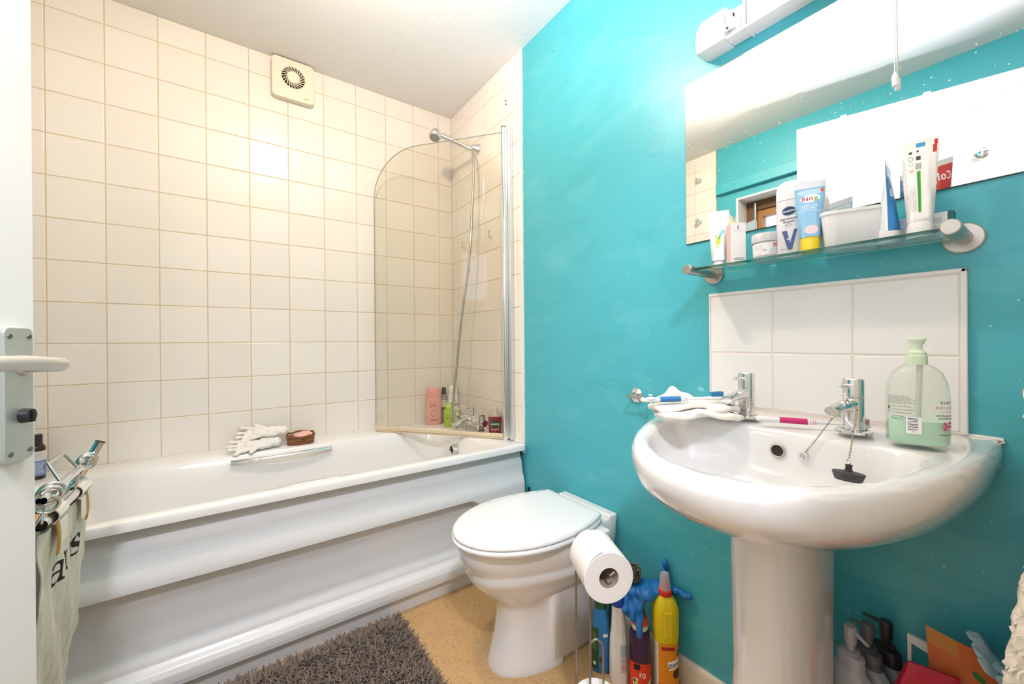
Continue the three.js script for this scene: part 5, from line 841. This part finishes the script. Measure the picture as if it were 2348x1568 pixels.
{
  const b = thing('red_packet', 'bright red packet standing beside the orange card', 'packet', [-0.098, 0.2503, 1.952], -1.3);
  part('packet_body', loft([rrect(0, -0.04, 0.04, -0.014, 0.014, 0.006), rrect(0.12, -0.036, 0.042, -0.012, 0.012, 0.006), rrect(0.166, -0.022, 0.044, -0.008, 0.008, 0.004), rrect(0.176, -0.018, 0.044, -0.002, 0.002, 0.001)]), mat([0.52, 0.008, 0.035], 0.45), b);
  const w = thing('white_handle', 'small white plastic handle frame behind the red packet', 'handle', [-0.05, 0.2503, 1.945], -1.5);
  part('handle_frame', [rbox(-0.020, -0.014, 0, 0.196, -0.003, 0.003, 0.002), rbox(0.052, 0.058, 0, 0.185, -0.003, 0.003, 0.002), loft(Array.from({ length: 9 }, (_, i) => { const q = i / 8, x = lerp(-0.02, 0.058, q), y = 0.192 - 0.012 * q, h = 0.006 + 0.006 * Math.sin(Math.PI * q); return [[x, y - h, -0.003], [x, y + 0.006, -0.003], [x, y + 0.006, 0.003], [x, y - h, 0.003]]; }))], M.white, w);
  const o = thing('orange_card', 'orange printed card leaning beside the red packet', 'card', [-0.088, 0.2503, 1.999], -1.35);
  part('card_sheet', sheet((u, v) => [lerp(-0.03, 0.05, u) - 0.012 * v, 0.235 * v - 0.02 * u * v, -0.03 * v + 0.003 * Math.sin(u * 3)], 10, 10, 0.0012), print(canvas(256, 512, (g) => { g.fillStyle = '#cf6a34'; g.fillRect(0, 0, 256, 512); g.fillStyle = '#c9843c'; g.fillRect(0, 0, 120, 60); g.fillStyle = '#3f7d38'; g.beginPath(); g.ellipse(190, 96, 26, 14, 0.4, 0, 7); g.fill(); g.fillStyle = '#b04a2c'; g.fillRect(60, 220, 180, 260); }), 0.5), o);
  const p = thing('tissue_packet', 'pale blue crinkled packet lying over the orange card', 'packet', [-0.07, 0.2503, 2.032], -1.3);
  part('packet_sheet', sheet((u, v) => { const f = Math.sin(Math.PI * v); return [lerp(-0.026, 0.04, u) + 0.004 * Math.sin(v * 22), 0.232 - 0.085 * u + 0.012 * Math.sin(u * 12 + v * 3) * 0.4 + 0.016 * f, lerp(-0.034, 0.03, v) + 0.004 * Math.sin(u * 20)]; }, 26, 20, 0.008), mat([0.46, 0.68, 0.76], 0.5), p);
  part('packet_base', rbox(-0.01, 0.036, 0, 0.16, -0.02, 0.02, 0.005), mat([0.50, 0.70, 0.78], 0.5), p);
}
// ------------------------------------------------------------------ fluffy towel on the front wall
{
  const t = thing('hanging_towel', 'cream fluffy towel hanging beside the doorway', 'towel', [-0.30, 0, FZ]);
  part('towel_rail', [cyl([-0.15, 0.93, -0.018], [0.2, 0.93, -0.018], 0.006, 0.006, 14), cyl([-0.148, 0.93, 0], [-0.148, 0.93, -0.018], 0.006, 0.006, 10), cyl([0.198, 0.93, 0], [0.198, 0.93, -0.018], 0.006, 0.006, 10)], M.chrome, t);
  const nz = (a, b) => 0.0022 * Math.sin(a * 190 + b * 83) * Math.sin(b * 240 + a * 61) + 0.0016 * Math.sin(a * 430 - b * 370) + 0.0012 * (rnd() - 0.5);
  part('towel_cloth', loft(Array.from({ length: 150 }, (_, j) => { const q = j / 149, y = lerp(0.30, 0.945, q), zf = -0.030 - 0.017 * (1 - smooth(0.45, 0.85, q)) - 0.003 * Math.sin(y * 14); return rrect(y, -0.12 + 0.004 * Math.sin(y * 9), 0.175, zf, q > 0.97 ? -0.012 : -0.003, q > 0.985 ? 0.004 : 0.008, 6).map(([x, yy, z]) => [x + nz(yy, z * 7), yy, Math.min(-0.0015, z + nz(x * 3, yy))]); }), { crease: 1.4 }), mat([0.82, 0.76, 0.66], 0.98), t);
}
// ------------------------------------------------------------------ folding laundry hamper behind the door
{
  const h = thing('laundry_hamper', 'folding chrome laundry hamper with a lettered canvas bag behind the door', 'laundry hamper');
  const cr = M.chrome, z0 = 0.965, z1 = 1.205, xr = -1.312, xl = -1.63;
  const pipe = (a, b, r) => { const A = V(...a), B = V(...b), d = B.clone().sub(A).normalize(); return [cyl(a, b, r, r, 20, true)]; }, bore = (a, b, r) => { const A = V(...a), B = V(...b), d = B.clone().sub(A).normalize(); return [cyl(A.clone().addScaledVector(d, 0.004).toArray(), A.clone().addScaledVector(d, 0.0045).toArray(), r * 0.86, r * 0.86, 18), cyl(B.clone().addScaledVector(d, -0.0045).toArray(), B.clone().addScaledVector(d, -0.004).toArray(), r * 0.86, r * 0.86, 18)]; };
  for (const z of [z0, z1]) { { const tp = z < 1.1 ? [xr + 0.02, 0.802, z] : [xr - 0.004, 0.748, z], bt = [xl - 0.03, 0.004, z]; const lg = part('leg', pipe(tp, bt, 0.0085), cr, h); part('tube_bore', bore(tp, bt, 0.0085)[0], M.hole, lg); } part('leg', pipe([xl - 0.005, 0.76, z + 0.02 * (z < 1.1 ? 1 : -1)], [xr + 0.03, 0.004, z + 0.02 * (z < 1.1 ? 1 : -1)], 0.0085), cr, h); }
  part('stretcher', pipe([xr + 0.002, 0.766, z0], [xr + 0.006, 0.768, z1 + 0.02], 0.006), cr, h);
  part('stretcher', pipe([xl - 0.004, 0.766, z0], [xl - 0.004, 0.766, z1], 0.006), cr, h);
  { const rd = part('bag_rod', pipe([xr - 0.002, 0.724, z0 - 0.012], [xr - 0.006, 0.720, z1 - 0.02], 0.0085), cr, h); part('tube_bore', bore([xr - 0.002, 0.724, z0 - 0.012], [xr - 0.006, 0.720, z1 - 0.02], 0.0085)[1], M.hole, rd); }
  part('bag_rod', pipe([xl, 0.724, z0 - 0.012], [xl, 0.720, z1 - 0.02], 0.0085), cr, h);
  part('wire_handle', wire([[xr + 0.004, 0.768, 1.035], [xr - 0.012, 0.80, 1.045], [xr - 0.012, 0.802, 1.125], [xr + 0.004, 0.768, 1.13]], 0.0024), cr, h);
  part('wire_brace', wire([[xr + 0.004, 0.768, 1.035], [xr - 0.002, 0.728, 1.03]], 0.0024), cr, h);
  for (const [z, y] of [[z0 + 0.012, 0.77], [z0 + 0.022, 0.768], [z1 - 0.03, 0.768], [z1 - 0.018, 0.765], [z1 - 0.006, 0.755]]) part('wire_coil', new THREE.TorusGeometry(0.0135, 0.0028, 8, 24).rotateY(0.35).rotateX(0.2).translate(xr + 0.004, y, z), cr, h);
  for (const z of [z1 - 0.032, z1 - 0.045]) part('wire_link', wire([[xr + 0.004, 0.765, z], [xr - 0.004, 0.735, z + 0.01], [xr - 0.004, 0.724, z + 0.012]], 0.0026), cr, h);
  // bag
  const can = mat([0.68, 0.67, 0.60], 0.95), crumple = (u, v) => 0.006 * Math.sin(u * 13 + v * 9) * Math.sin(v * 17) + 0.004 * Math.sin(u * 31 + v * 23) + 0.0025 * Math.sin(u * 57 - v * 61);
  const face2 = canvas(512, 1024, (g) => { g.fillStyle = '#d6d5c6'; g.fillRect(0, 0, 512, 1024); for (let i = 0; i < 9000; i++) { g.globalAlpha = 0.08; g.fillStyle = rnd() < 0.5 ? '#fff' : '#8a8874'; g.fillRect(rr(0, 512), rr(0, 1024), rr(2, 9), 1.5); } g.globalAlpha = 1; const L = (c, x, y, k) => { g.save(); g.translate(x, y); g.scale(k, 1); txt(g, c, 0, 0, 112, '#22221f', 'serif', 'bold'); g.restore(); }; L('a', 190, 140, 1.5); L('n', 276, 134, 0.6); L('d', 326, 126, 0.45); L('s', 410, 128, 1.7); });
  part('bag_front', sheet((u, v) => { const y = lerp(0.06, 0.705, v), tz = lerp(z1 - 0.012, z0 - 0.005, u); return [xr - 0.004 - 0.075 * (1 - v) * (1 - v) - 0.01 * (1 - v) + crumple(u, v) * (1 - v * 0.6), y, tz + 0.02 * (1 - v) * (0.5 - u)]; }, 60, 110, 0.0016), print(face2, 0.95), h);
  part('bag_sides', [sheet((u, v) => [lerp(xr - 0.006, xl + 0.006, u) - 0.06 * (1 - v) * (1 - u) + 0.06 * (1 - v) * u, lerp(0.06, 0.70, v), z0 - 0.004 + 0.012 * Math.sin(u * 9 + v * 4) * 0.4 + 0.01 * (1 - v)], 30, 40, 0.0016), sheet((u, v) => [lerp(xr - 0.006, xl + 0.006, u) - 0.06 * (1 - v) * (1 - u) + 0.06 * (1 - v) * u, lerp(0.06, 0.70, v), z1 - 0.016 + 0.012 * Math.sin(u * 8 + v * 5) * 0.4 - 0.01 * (1 - v)], 30, 40, 0.0016), sheet((u, v) => [xl + 0.006 + 0.06 * (1 - v) + crumple(u, v), lerp(0.06, 0.705, v), lerp(z1 - 0.014, z0 - 0.004, u)], 30, 40, 0.0016)], can, h);
  part('bag_bottom', rbox(xl + 0.07, xr - 0.08, 0.055, 0.062, z0 + 0.012, z1 - 0.03, 0.003), can, h);
  for (const [a, b] of [[z1 - 0.095, z1 - 0.048], [z0 + 0.004, z0 + 0.062]]) part('bag_loop', sheet((u, v) => { const t = lerp(-2.2, 2.6, v), r = 0.0112; return v < 0.86 ? [xr - 0.004 + r * Math.sin(t + 1.2), 0.722 + r * Math.cos(t + 1.2) - (v < 0.1 ? (0.1 - v) * 0.35 : 0), lerp(b, a, u)] : [xr + 0.005, 0.712 - (v - 0.86) * 0.28, lerp(b, a, u)]; }, 8, 40, 0.0016), mat([0.78, 0.75, 0.66], 0.95), h);
  for (const z of [z1 - 0.05, z0 + 0.03]) part('leather_tab', sheet((u, v) => [xr + 0.006 + 0.002 * Math.sin(v * 3), lerp(0.66, 0.712, v), z + lerp(0.006, -0.006, u)], 3, 8, 0.0018), mat([0.42, 0.24, 0.05], 0.7), h);
}

scene.traverse(o => { if (o.isMesh) { o.castShadow = true; o.receiveShadow = true; } });
renderer.render(scene, camera);
